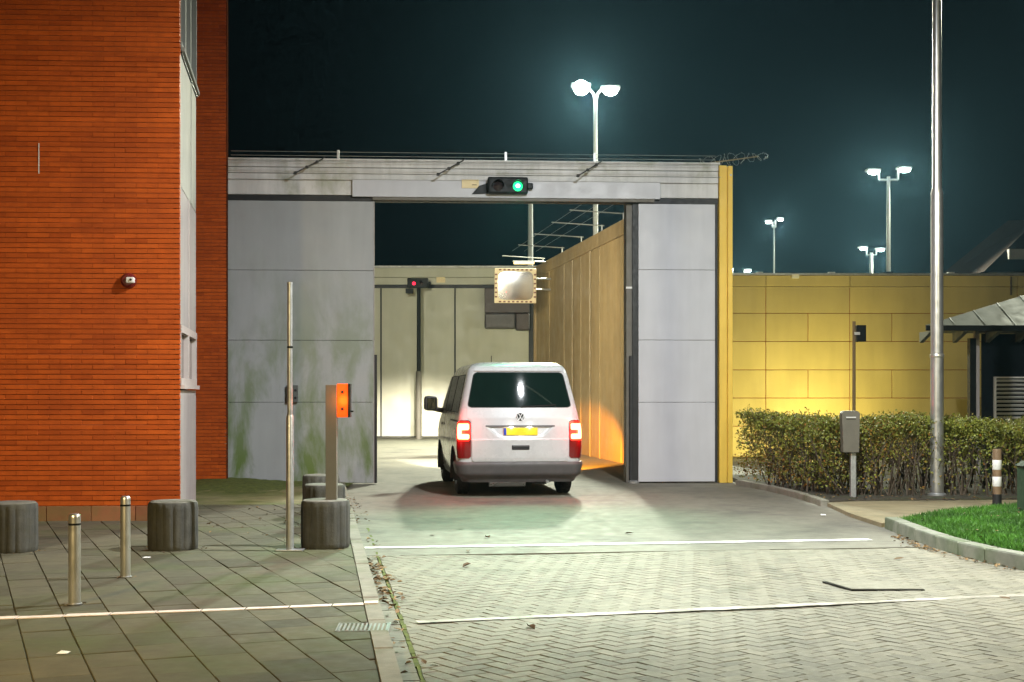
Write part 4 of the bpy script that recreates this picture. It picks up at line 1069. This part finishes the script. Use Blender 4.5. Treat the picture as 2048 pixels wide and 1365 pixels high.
def bollard(label, px, py, top_py, w_px):
    X, Y, z = G(px, py, PZ); Y += .04
    h = EYE - (top_py-HOR)/FOC*Y - PZ; r_ = w_px/2/FOC*Y
    t = thing('steel_bollard', label, 'bollard', (X, Y, PZ), 0, 'stainless bollards')
    MB().lathe([(r_,0),(r_,h-.03),(r_*.93,h-.012),(r_*.7,h-.002),(0,h)], n=28).build('tube', M['steel'], t, smooth=True)
    MB().lathe([(r_*1.25,0.002),(r_*1.25,.008),(r_*1.02,.012)], n=28).build('base_ring', M['galv'], t)
    MB().lathe([(r_*1.01,h-.085),(r_*1.015,h-.08),(r_*1.015,h-.074),(r_*1.01,h-.07)], n=28).build('groove_ring', M['black_metal'], t)
bollard('thick stainless bollard nearest the viewer at the left', 145.5, 1211, 1027, 24)
bollard('slimmer stainless bollard between the nearer bollard and the dark drum', 248, 1156, 992, 20)
# thin galvanised pole
X, Y, z = G(580, 1102, PZ)
t = thing('thin_pole', 'bare galvanised signpost pole beside the dark drums', 'pole', (X, Y, PZ))
ht = EYE-(565-HOR)/FOC*Y-PZ; hm = EYE-(832-HOR)/FOC*Y-PZ
MB().lathe([(.037,0),(.037,hm-.01),(.031,hm+.01)], n=18).build('lower_tube', M['galv'], t, smooth=True)
MB().lathe([(.0255,hm),(.0255,ht-.02),(.028,ht-.018),(.028,ht),(0,ht+.004)], n=18).build('upper_tube', M['galv'], t, smooth=True)
MB().lathe([(.0275,0),(.0285,.01),(.0275,.02)], (0,0,EYE-(697-HOR)/FOC*Y-PZ), 18).build('clamp', M['black_metal'], t)
MB().box(-.13,.13,-.07,.07,0.001,.014).build('base_plate', M['galv'], t, bevel=.004)
# brown card-reader post with orange box
X, Y, z = G(662, 1096, PZ)
t = thing('reader_post', 'brown square post with lit orange panel box, before the dark drum', 'post', (X, Y, PZ), R(0))
h = EYE-(770-HOR)/FOC*Y-PZ
MB().box(-.054,.054,0,.10,0,h).build('post', M['post_brown'], t, bevel=.004)
MB().box(-.11,.14,-.03,.13,.001,.012).build('base_plate', M['galv'], t, bevel=.003)
for bxx, byy in ((-.09,-.015),(.12,-.015)): MB().lathe([(.012,.012),(.012,.024),(0,.026)], (bxx,byy,0), 8).build('bolt', M['galv'], t)
z0, z1 = EYE-(835-HOR)/FOC*Y-PZ, EYE-(768-HOR)/FOC*Y-PZ
bo = MB().box(.056,.165,.005,.095,z0,z1).build('orange_box', M['orange_lit'], t, bevel=.004)
MB().box(.166,.188,-.01,.11,z0,z1).build('back_plate', M['black_metal'], t, bevel=.003)
MB().box(.188,.215,.03,.05,z0+.05,z0+.065).build('latch', M['black_metal'], t)
for zz in (z0+.25*(z1-z0), z0+.75*(z1-z0)): MB().lathe([(0,-.01),(.014,-.009),(.016,.0)], (.11,.005,zz), 12, 'Y').build('screw', M['black'], bo)
lamp('panel_glow', 'POINT', 2.2, (1.0,.22,.02), t, (.11,-.10,(z0+z1)/2), size=.05)
# drain grate at the kerb
X, Y, z = G(727, 1256, PZ)
t = thing('drain_grate', 'slotted drain grate set across the pavement and kerb', 'drain grate', (X, Y, PZ-.007), math.atan(.143)*0.3)
MB().box(-.16,.16,-.14,.14,-.02,.002).build('tray', M['black'], t)
for k in range(12): MB().box(-.156+k*.0275, -.144+k*.0275, -.13,.13, .002,.014).build('bar', M['galv'], t)
MB().box(-.17,-.16,-.15,.15,-.02,.015).build('frame', M['galv'], t); MB().box(.16,.17,-.15,.15,-.02,.015).build('frame', M['galv'], t)
MB().box(-.16,.16,.14,.15,-.02,.013).build('frame', M['galv'], t); MB().box(-.16,.16,-.15,-.14,-.02,.013).build('frame', M['galv'], t)
# cover plate in the road
p0, p1, p2 = G(1645,1166), G(1703,1183), G(1850,1183)
t = thing('cover_plate', 'flat road cover outlined by a dark joint near the right front', 'cover', (p1[0], p1[1], .012))
v1 = Vector((p0[0]-p1[0], p0[1]-p1[1])); v2 = Vector((p2[0]-p1[0], p2[1]-p1[1]))
MB().prism([(0,0), tuple(v2), tuple(v2+v1), tuple(v1)], -.012, .001).build('joint', M['black'], t)
i_ = lambda a, b: tuple(v2*a + v1*b)
MB().prism([i_(.012,.03), i_(1.0,.03), i_(1.0,1.0), i_(.028,1.0)], .0015, .006).build('lid', M['clinker'], t)
# flag pole
X, Y, z = G(1874, 991, .07)
t = thing('flagpole', 'tall shiny aluminium flagpole rising out of the picture from the hedge', 'flagpole', (X, Y, .07))
zz1 = EYE-(712-HOR)/FOC*Y-.07; zz2 = EYE-(390-HOR)/FOC*Y-.07
MB().lathe([(.098,0),(.094,zz1-.02),(.094,zz1)], n=32).build('lower_tube', M['pole'], t, smooth=True)
MB().lathe([(.098,zz1-.03),(.103,zz1-.02),(.103,zz1+.02),(.094,zz1+.03)], n=32).build('joint_ring', M['steel'], t, smooth=True)
MB().lathe([(.091,zz1+.01),(.089,zz2-.03),(.089,zz2)], n=32).build('middle_tube', M['pole'], t, smooth=True)
MB().lathe([(.089,zz2),(.091,zz2+.02),(.069,zz2+.10),(.066,zz2+2.0),(.06,10.2),(0,10.25)], n=32).build('upper_tube', M['pole'], t, smooth=True)
MB().lathe([(.14,0),(.14,.02),(.10,.04)], n=24).build('base_flange', M['galv'], t)
# marker post with reflective bands
X, Y, z = G(1994, 1018, .05)
t = thing('marker_post', 'short brown marker post with two pale reflective bands beside the lawn', 'post', (X, Y, .04))
h = EYE-(897-HOR)/FOC*Y-.05
MB().lathe([(.057,0),(.057,h-.01),(.05,h),(0,h+.002)], n=20).build('body', M['marker_brown'], t, smooth=True)
for a, b in ((.19*h,0),): MB().lathe([(.0585,0),(.0585,.20),(.057,.205)], n=20).build('foot_sleeve', M['black'], t)
for a in (.385, .66): MB().lathe([(.0572,a*h),(.0588,a*h+.003),(.0588,a*h+.125),(.0572,a*h+.128)], n=20).build('band', M['white_paint'], t, smooth=True)
# green box at the right edge
X, Y, z = G(2042, 1029, .10)
M['green_dark'] = surf('green_lid', (0.012,0.03,0.015), 0.7, var=0.15)
t = thing('green_cabinet', 'dark green cabinet cut off by the right edge beside the lawn', 'cabinet', (X+.22, Y+.1, .08))
MB().box(-.16,.30,-.12,.20,0,.60).build('body', M['green_box'], t, bevel=.012)
MB().add([(-.18,-.14,.602),(.32,-.14,.602),(.32,.22,.602),(-.18,.22,.602),(-.10,-.10,.66),(.32,-.10,.66),(.32,.2,.66),(-.10,.2,.66)], [(0,1,5,4),(1,2,6,5),(2,3,7,6),(3,0,4,7),(4,5,6,7),(3,2,1,0)]).build('lid', M['green_dark'], t)
# intercom pillar in the hedge
Y = 19.60; X = (1706-1024)/FOC*Y
t = thing('intercom_pillar', 'grey rounded intercom pillar standing in the hedge on a slim post', 'intercom', (X, Y, .05))
hb = EYE-(905-HOR)/FOC*Y-.05; h = EYE-(822-HOR)/FOC*Y-.05
xl, xr = -24/FOC*Y, 12/FOC*Y; xm = (xl+xr)/2; hw = (xr-xl)/2
MB().box(-.03,.05,0,.08,0,hb+.02).build('post', M['galv'], t, bevel=.01)
mb = MB(); n = 10; rr = .055; prof = [(xl+.02,hb),(xr-.012,hb-.0)]
prof += [(xr, h-rr)] + [(xr-rr+rr*math.cos(a), h-rr+rr*math.sin(a)) for a in [math.pi/2*k/6 for k in range(1,7)]] + [(xl+rr-rr*math.sin(a), h-rr+rr*math.cos(a)) for a in [math.pi/2*k/6 for k in range(0,7)]]
k = len(prof)
mb.add([(x,-.06,zq) for x,zq in prof]+[(x,.10,zq) for x,zq in prof], [tuple(range(k)), tuple(range(2*k-1,k-1,-1))]+[(i,k+i,k+(i+1)%k,(i+1)%k) for i in range(k)])
hb_ = mb.build('housing', surf('pillar_grey', (0.115,0.105,0.08), .55, var=.1), t, bevel=.006)
MB().box(xl+.06, xr-.06, -.066, -.06, h-.10, h-.088).build('speaker_slot', M['white_paint'], t)
MB().box(xl+.06, xr-.06, -.066, -.06, h-.125, h-.118).build('speaker_slot', M['black'], t)

# ================================================================== the van
def build_van():
    VX, VY, VA = 0.135, 20.35, R(7.0)
    v = thing('white_van', 'white passenger van with red tail lights driving in through the gateway', 'van', (VX, VY, 0), VA)
    WT = [(.22,.85),(.34,.90),(.5,.935),(.75,.952),(1.0,.947),(1.18,.922),(1.37,.885),(1.6,.832),(1.8,.788),(1.9,.758),(1.96,.72),(2.0,.655),(2.022,.54),(2.032,.38)]
    RT = [(.22,.16),(.34,.09),(.5,.06),(.86,.05),(1.05,.07),(1.18,.09),(1.34,.13),(1.87,.30),(1.93,.33),(1.97,.38),(2.0,.47),(2.022,.65),(2.032,.9)]
    FT = [(.22,4.75),(.5,4.9),(.9,4.84),(1.08,4.62),(1.2,4.28),(1.9,3.3),(1.96,3.15),(2.0,3.0),(2.022,2.8),(2.032,2.5)]
    w_ = lambda z: lerp_tab(WT, z); yr = lambda z: lerp_tab(RT, z); yf = lambda z: lerp_tab(FT, z)
    rc, bul = .13, .05
    def rad(z): return min(rc, w_(z)*.3)
    def ring(s, z):
        """point and outward normal at arc length s from the rear centre line (plus = right side)"""
        sg_ = 1 if s >= 0 else -1; a = abs(s); w = w_(z); r = rad(z); st = w - r
        if a <= st:
            x = a; y = yr(z) + bul*(a/w)**2; nx, ny = 2*bul*a/w/w, -1.0
        else:
            yc = yr(z) + bul*(st/w)**2 + r; b = a - st
            if b <= r*math.pi/2:
                th = b/r; x = st + r*math.sin(th); y = yc - r*math.cos(th); nx, ny = math.sin(th), -math.cos(th)
            else:
                x = w; y = yc + (b - r*math.pi/2); nx, ny = 1.0, 0.0
        l = math.hypot(nx, ny)
        return Vector((sg_*x, y, z)), Vector((sg_*nx/l, ny/l, 0))
    def side_s(z, y): # arc length at which the side reaches y
        w = w_(z); r = rad(z); st = w-r; yc = yr(z)+bul*(st/w)**2 + r
        return st + r*math.pi/2 + (y-yc)
    # ---- shell
    zl = [.255,.29,.34,.42,.5,.56,.62,.7,.78,.86,.94,1.0,1.06,1.12,1.18,1.25,1.31,1.37,1.45,1.53,1.6,1.67,1.74,1.8,1.86,1.9,1.93,1.96,1.98,2.0,2.012,2.022,2.032]
    NR, NC, NS, NF = 16, 6, 26, 12
    rings = []
    for z in zl:
        w = w_(z); r = rad(z); st = w-r; half = []
        for k in range(NR//2): half.append((st*k/(NR/2), yr(z)+bul*(st*k/(NR/2)/w)**2))
        yc = yr(z)+bul*(st/w)**2 + r
        for k in range(NC+1): th = math.pi/2*k/NC; half.append((st+r*math.sin(th), yc-r*math.cos(th)))
        fr_ = min(.32, w*.5); ye = yf(z)-fr_-.06
        for k in range(1, NS): half.append((w, yc+(ye-yc)*k/NS))
        for k in range(NC+1): th = math.pi/2*k/NC; half.append((w-fr_+fr_*math.cos(th), ye+fr_*math.sin(th)))
        for k in range(1, NF//2+1): xx = (w-fr_)*(1-k/(NF/2)); half.append((xx, yf(z)-.06*(xx/w)**2*1.0 if k < NF//2 else yf(z)))
        full_ = half + [(-x, y) for x, y in half[1:-1]][::-1]
        rings.append([(x, y, z) for x, y in full_])
    n = len(rings[0]); mb = MB()
    V = [p for rg in rings for p in rg]; F = []
    for j in range(len(zl)-1):
        for k in range(n):
            k2 = (k+1) % n
            # leave the tailgate opening free
            ks = (k if k < n/2 else k-n); zc = (zl[j]+zl[j+1])/2
            if -NR//2+1 <= ks <= NR//2-2 and .56 < zc < 1.96: continue
            F.append((j*n+k, j*n+k2, (j+1)*n+k2, (j+1)*n+k))
    F.append(tuple((len(zl)-1)*n+k for k in range(n))); F.append(tuple(range(n-1,-1,-1)))
    mb.add(V, F); me = mb.mesh('body', smooth=False)
    body = obj('body', me, M['van_white'], v)
    # wheel arches cut out of the shell
    cutm = MB()
    for yy in (1.02, 4.02):
        for s_ in (-1, 1): cutm.tube((s_*.62, yy, .345), (s_*1.1, yy, .345), .405, n=36)
    cut = obj('cut', cutm.mesh('cut'), None)
    cut.parent = v
    bo_ = body.modifiers.new('b', 'BOOLEAN'); bo_.object = cut; bo_.operation = 'DIFFERENCE'; bo_.solver = 'EXACT'
    bpy.context.view_layer.update()
    dg = bpy.context.evaluated_depsgraph_get()
    nm = bpy.data.meshes.new_from_object(body.evaluated_get(dg))
    body.modifiers.clear(); body.data = nm; nm.name = 'body'
    if len(nm.materials) == 0: nm.materials.append(M['van_white'])
    bpy.data.objects.remove(cut)
    for p in nm.polygons: p.use_smooth = True
    try: nm.set_sharp_from_angle(angle=R(35))
    except Exception: pass
    # ---- patches lying on the shell
    def patch(name, mat, z0, z1, s0, s1, off=.006, parent=v, nz=16, ns=24, corner=.03, disp=None, depth=.02, smooth=True):
        """s0, s1: functions of z giving the patch's left and right limit"""
        mb = MB(); pts = []; bk = []
        for j in range(nz+1):
            t = j/nz; z = z0+(z1-z0)*t
            dz = min(z-z0, z1-z); ins = 0.0
            if dz < corner: ins = corner - math.sqrt(max(0, corner**2-(corner-dz)**2))
            a, b = s0(z)+ins, s1(z)-ins
            for k in range(ns+1):
                s = a+(b-a)*k/ns; p, nn = ring(s, z); d = off + (disp(s, z) if disp else 0)
                pts.append(p+nn*d); bk.append(p+nn*(off-depth))
        m_ = ns+1
        fs = [(j*m_+k, j*m_+k+1, (j+1)*m_+k+1, (j+1)*m_+k) for j in range(nz) for k in range(ns)]
        o = len(pts); N = nz*m_
        for k in range(ns): fs += [(k+1, k, o+k, o+k+1), (N+k, N+k+1, o+N+k+1, o+N+k)]
        for j in range(nz): fs += [(j*m_, (j+1)*m_, o+(j+1)*m_, o+j*m_), ((j+1)*m_+ns, j*m_+ns, o+j*m_+ns, o+(j+1)*m_+ns)]
        mb.add(pts+bk, fs); return mb.build(name, mat, parent, smooth=smooth)
    lin = lambda za, a, zb, b: (lambda z: a+(b-a)*(z-za)/(zb-za))
    sm = lambda e0, e1, x: (lambda t: t*t*(3-2*t))(min(1, max(0, (x-e0)/(e1-e0))))
    gl_ = lambda z: lerp_tab([(.53,.735),(1.13,.735),(1.19,.80),(1.34,.80),(1.9,.70),(1.96,.62)], z)
    def tg_disp(s, z):
        half = lerp_tab([(.905,.34),(1.065,.52)], z)
        rec = -.028*sm(0, .03, half-abs(s))*sm(.90,.925,z)*(1-sm(1.05,1.06,z))*(0.35+0.65*(z-.9)/.16)
        low = .016*(1-sm(.855,.87,z))
        return rec + low - .012*(1-sm(.53,.60,z))*0.6
    patch('tailgate_gap', M['van_gap'], .53, 1.955, lambda z: -gl_(z)-.008, lambda z: gl_(z)+.008, -.034, depth=.03, nz=40)
    tg = patch('tailgate', M['van_white'], .538, 1.95, lambda z: -gl_(z), gl_, .008, nz=120, ns=80, disp=tg_disp, corner=.04, depth=.05)
    # spoiler lip under the roof edge
    patch('roof_spoiler', M['van_white'], 1.885, 1.975, lambda z: -lerp_tab([(1.88,.70),(1.97,.60)], z), lambda z: lerp_tab([(1.88,.70),(1.97,.60)], z), .034, nz=8, ns=30, corner=.03, depth=.06)
    ws = lerp_tab
    wl_ = lambda z: lerp_tab([(1.345,.785),(1.86,.675)], z)
    patch('window_seal', M['van_gap'], 1.335, 1.868, lambda z: -wl_(z)-.012, lambda z: wl_(z)+.012, .011, tg, corner=.06, nz=30, ns=40)
    patch('rear_window', M['van_glass'], 1.345, 1.86, lambda z: -wl_(z), wl_, .014, tg, corner=.055, nz=34, ns=48)
    # wiper
    wp = MB()
    a, nn = ring(.02, 1.35); wp.tube(a+nn*.03, ring(.55, 1.375)[0]+nn*.03, .009, .006, 6); wp.build('wiper', M['black'], tg)
    # dark strip and plate in the recess
    patch('handle_strip', M['van_trim'], 1.052, 1.074, lambda z: -.53, lambda z: .53, .012, tg, corner=.01, nz=6, ns=30)
    p, nn = ring(.0, .975)
    pl = MB().box(-.262,.262,-.012,0,-.056,.056).build('number_plate', M['plate_yellow'], tg, (0.0, p.y-.004, .982), bevel=.004)
    MB().box(-.258,-.215,-.0145,-.012,-.052,.052).build('blue_band', M['plate_blue'], pl)
    for xx in (-.14,.14):
        MB().box(xx-.03,xx+.03,-.02,.01,1.046,1.054).build('plate_lamp', M['headlight'], tg, (0,p.y,0))
        lamp('plate_bulb', 'POINT', .55, (1,.97,.9), v, (xx, p.y-.035, 1.035), size=.01)
    # pull handle
    p, nn = ring(0, .745)
    hd_ = MB().box(-.135,.135,-.012,.005,-.034,.034).build('pull_handle', M['van_gap'], tg, (0,p.y-.022,.745), bevel=.012)
    MB().box(-.12,.12,-.02,-.012,.012,.03).build('grip', M['van_trim'], hd_, bevel=.004)
    # round emblem with its two stacked letters
    p, nn = ring(0, 1.195); er = .068
    em = MB().lathe([(0,-.008),(er*.9,-.008),(er*.95,0)], (0,0,0), 36, 'Y').build('emblem', M['chrome_dark'], tg, (0,p.y-.010,1.195))
    MB().lathe([(er*.86,-.006),(er*.90,-.014),(er*1.0,-.014),(er*1.03,0)], (0,0,0), 36, 'Y').build('ring', M['letter'], em, smooth=True)
    def strokes(pts, wd=.0125):
        mb = MB()
        for a, b in zip(pts, pts[1:]):
            a, b = Vector(a)*er, Vector(b)*er; d = (b-a).normalized(); q = Vector((-d.y, d.x))*wd/2
            mb.prism([tuple(a-q), tuple(b-q), tuple(b+q), tuple(a+q)], .008, .013)
        mb.v = [(x, -z, y) for x, y, z in mb.v]; return mb
    strokes([(-.40,.80),(0,.08),(.40,.80)]).build('letter', M['letter'], em)
    strokes([(-.78,.40),(-.40,-.70),(0,.02),(.40,-.70),(.78,.40)]).build('letter', M['letter'], em)
    # ---- tail lamps, wrapped round the corner
    for sg_ in (-1, 1):
        lo_, hi_ = .748, .985
        f0 = (lambda z: lo_) if sg_ > 0 else (lambda z: -(hi_ - .05*sm(1.02,1.14,z)))
        f1 = (lambda z: hi_ - .05*sm(1.02,1.14,z)) if sg_ > 0 else (lambda z: -lo_)
        tlp = patch('tail_lamp', M['lens_dark_red'], .585, 1.15, f0, f1, .014, corner=.035, nz=24, ns=16, depth=.04)
        def rng(a, b): return ((lambda z: a), (lambda z: b)) if sg_ > 0 else ((lambda z: -b), (lambda z: -a))
        a, b = rng(.758, .968); patch('lit_lens', M['tail_glow_red'], .84, 1.13, a, b, .017, tlp, corner=.03, nz=12, ns=12)
        for (sa_, sb_, za, zb) in ((.885,.955,.875,1.095), (.775,.95,1.005,1.100), (.775,.95,.868,.945)):
            a, b = rng(sa_, sb_); patch('light_guide', M['tail_glow_core'], za, zb, a, b, .021, tlp, corner=.014, nz=6, ns=8)
        pp, nn = ring(sg_*.90, 1.0)
        lamp('tail_bulb', 'POINT', 22.0, (1.0,.04,.02), v, pp+nn*.10, size=.06)
    # ---- bumper
    fb = lambda y: (lambda z: side_s(z, y))
    rb = fb(.62)
    def bdisp(s, z): return .045*sm(.27,.36,z)*(1-.35*sm(.48,.53,z))
    patch('rear_bumper', M['van_trim'], .225, .53, lambda z: -rb(z)+.02, lambda z: rb(z)-.02, .004, corner=.03, disp=bdisp, nz=14, ns=80, depth=.05)  # shade low on the van is put into the bumper's dark colour
    # ---- sides: windows, sill, door joints, mirror
    def sidepatch(name, mat, y0a, y0b, y1a, y1b, z0, z1, sg_, off, corner=.05, parent=v, depth=.02):
        g0 = lambda z: side_s(z, y0a+(y0b-y0a)*(z-z0)/(z1-z0)); g1 = lambda z: side_s(z, y1a+(y1b-y1a)*(z-z0)/(z1-z0))
        if sg_ > 0: return patch(name, mat, z0, z1, g0, g1, off, parent, corner=corner, depth=depth)
        return patch(name, mat, z0, z1, lambda z: -g1(z), lambda z: -g0(z), off, parent, corner=corner, depth=depth)
    for sg_ in (-1, 1):
        for (a, b, c, d) in ((.50,.60,1.72,1.72),(1.86,1.86,3.0,3.0),(3.12,3.12,4.02,3.36)):
            sidepatch('window_seal', M['van_gap'], a-.02, b-.02, c+.02, d+.02, 1.255, 1.835, sg_, .003, .07)
            sidepatch('side_window', M['van_side_glass'], a, b, c, d, 1.27, 1.82, sg_, .007, .06)
        for yy in (1.79, 3.06): sidepatch('door_gap', M['van_gap'], yy-.005, yy-.005, yy+.005, yy+.005, .38, 1.9, sg_, .0015, .004)
        sidepatch('side_strip', M['van_trim'], 1.46, 1.46, 3.58, 3.58, .24, .33, sg_, .02, .02)
        sidepatch('slide_rail', M['van_gap'], .35, .35, 1.75, 1.75, 1.12, 1.145, sg_, .002, .006)
        sidepatch('door_handle', M['van_trim'], 3.14, 3.14, 3.34, 3.34, 1.02, 1.06, sg_, .03, .012)
        mr = MB().box(-.12,.12,-.085,.085,-.12,.14).build('wing_mirror', M['van_trim'], v, (sg_*1.13, 3.72, 1.37), bevel=.06, smooth=True)
        mr.rotation_euler = (0, 0, R(-8*sg_))
        MB().box(-.085,.085,-.088,-.07,-.10,.10).build('mirror_glass', M['van_glass'], mr, bevel=.02)
        MB().tube((-sg_*.26,.06,-.12), (-sg_*.05,.02,-.09), .05, .035, 10).build('mirror_arm', M['van_trim'], mr)
    # windscreen and lamps at the front
    MB().add([(-.72,4.22,1.25),(.72,4.22,1.25),(.62,3.42,1.86),(-.62,3.42,1.86)], [(0,1,2,3)]).build('windscreen', M['van_glass'], v)
    for sg_ in (-1,1):
        MB().ell((sg_*.68, 4.80, .78), .14,.06,.09).build('headlight', M['headlight'], v, smooth=True)
        lamp('head_bulb', 'SPOT', P_HEAD*75, (1.0,.92,.76), v, (sg_*.68, 5.0, .76), (sg_*.5, 28.0, -1.0), .08, 17, .7)
    MB().ell((.84, 4.66, .80), .05,.05,.06).build('indicator', M['indicator'], v, smooth=True)
    lamp('indicator_bulb', 'SPOT', 17000, (1.0,.36,.02), v, (.99, 4.95, .72), (3.0, 11.0, -.15), .06, 26, .5)
    # ---- wheels
    def wheel(xc, yc, sg_):
        w = MB().lathe([(.20,-.10),(.29,-.108),(.33,-.09),(.343,-.05),(.345,0),(.343,.05),(.33,.09),(.29,.108),(.20,.10)], (0,0,0), 36, 'X').build('wheel', M['tyre'], v, (xc,yc,.345), smooth=True)
        MB().lathe([(.0,.05*sg_),(.06,.06*sg_),(.10,.05*sg_),(.18,.075*sg_),(.205,.10*sg_),(.215,.098*sg_)], (0,0,0), 30, 'X').build('rim', M['rim'], w, smooth=True)
        tr = MB()
        for k in range(36):
            th = 2*math.pi*k/36
            for dx_ in (-.045,.045): tr.cbox((dx_, .3465*math.cos(th), .3465*math.sin(th)), (.06,.012,.012))
        tag(tr.build('tread', M['tyre'], w), kind='stuff')
        mb = MB(); N = 24
        for r_ in (.39,.40):
            mb.v += [(xx, r_*math.cos(math.pi*(k/N*1.2-.1)), r_*math.sin(math.pi*(k/N*1.2-.1))) for k in range(N+1) for xx in (-.16*1, .13)]
        mb.f = [(2*k,2*k+1,2*k+3,2*k+2) for k in range(N)]; mb.t = [.5]*len(mb.f)
        mb.build('wheel_liner', M['van_gap'], v, (xc-.0,yc,.345))
    for sg_ in (-1,1):
        for yy in (1.02, 4.02): wheel(sg_*.80, yy, sg_)
    # ---- underside
    MB().box(-.70,.70,.35,4.6,.26,.32).build('floor_pan', M['van_gap'], v)
    MB().tube((-.62,1.02,.33),(.62,1.02,.33), .05, n=10).build('axle', M['van_gap'], v)
    MB().tube((-.45,.30,.235),(.10,.30,.235), .085, n=14).build('silencer', M['rim'], v)
    MB().box(.22,.42,.20,.50,.19,.27).build('tow_bracket', M['van_gap'], v, bevel=.01)
    MB().tube((.36,.62,.24),(.42,.10,.235), .025, n=10).build('exhaust_pipe', M['rim'], v)
    v.scale = (1, 1, 1.018)
    return v
build_van()

# ================================================================== air: night haze that scatters the lamps' light
hz = MB().box(-70, 90, -14, 150, -0.9, 13.9)
me = hz.mesh('haze'); mt = bpy.data.materials.new('haze'); mt.use_nodes = True; nt = mt.node_tree
nt.nodes.remove(nt.nodes['Principled BSDF'])
pv = nt.nodes.new('ShaderNodeVolumePrincipled'); pv.inputs['Density'].default_value = HAZE; pv.inputs['Color'].default_value = (0.33,0.72,1.0,1); pv.inputs['Anisotropy'].default_value = 0.72
nt.links.new(pv.outputs[0], nt.nodes['Material Output'].inputs['Volume'])
tag(obj('haze', me, mt), label='thin night haze glowing around the floodlights', kind='stuff')
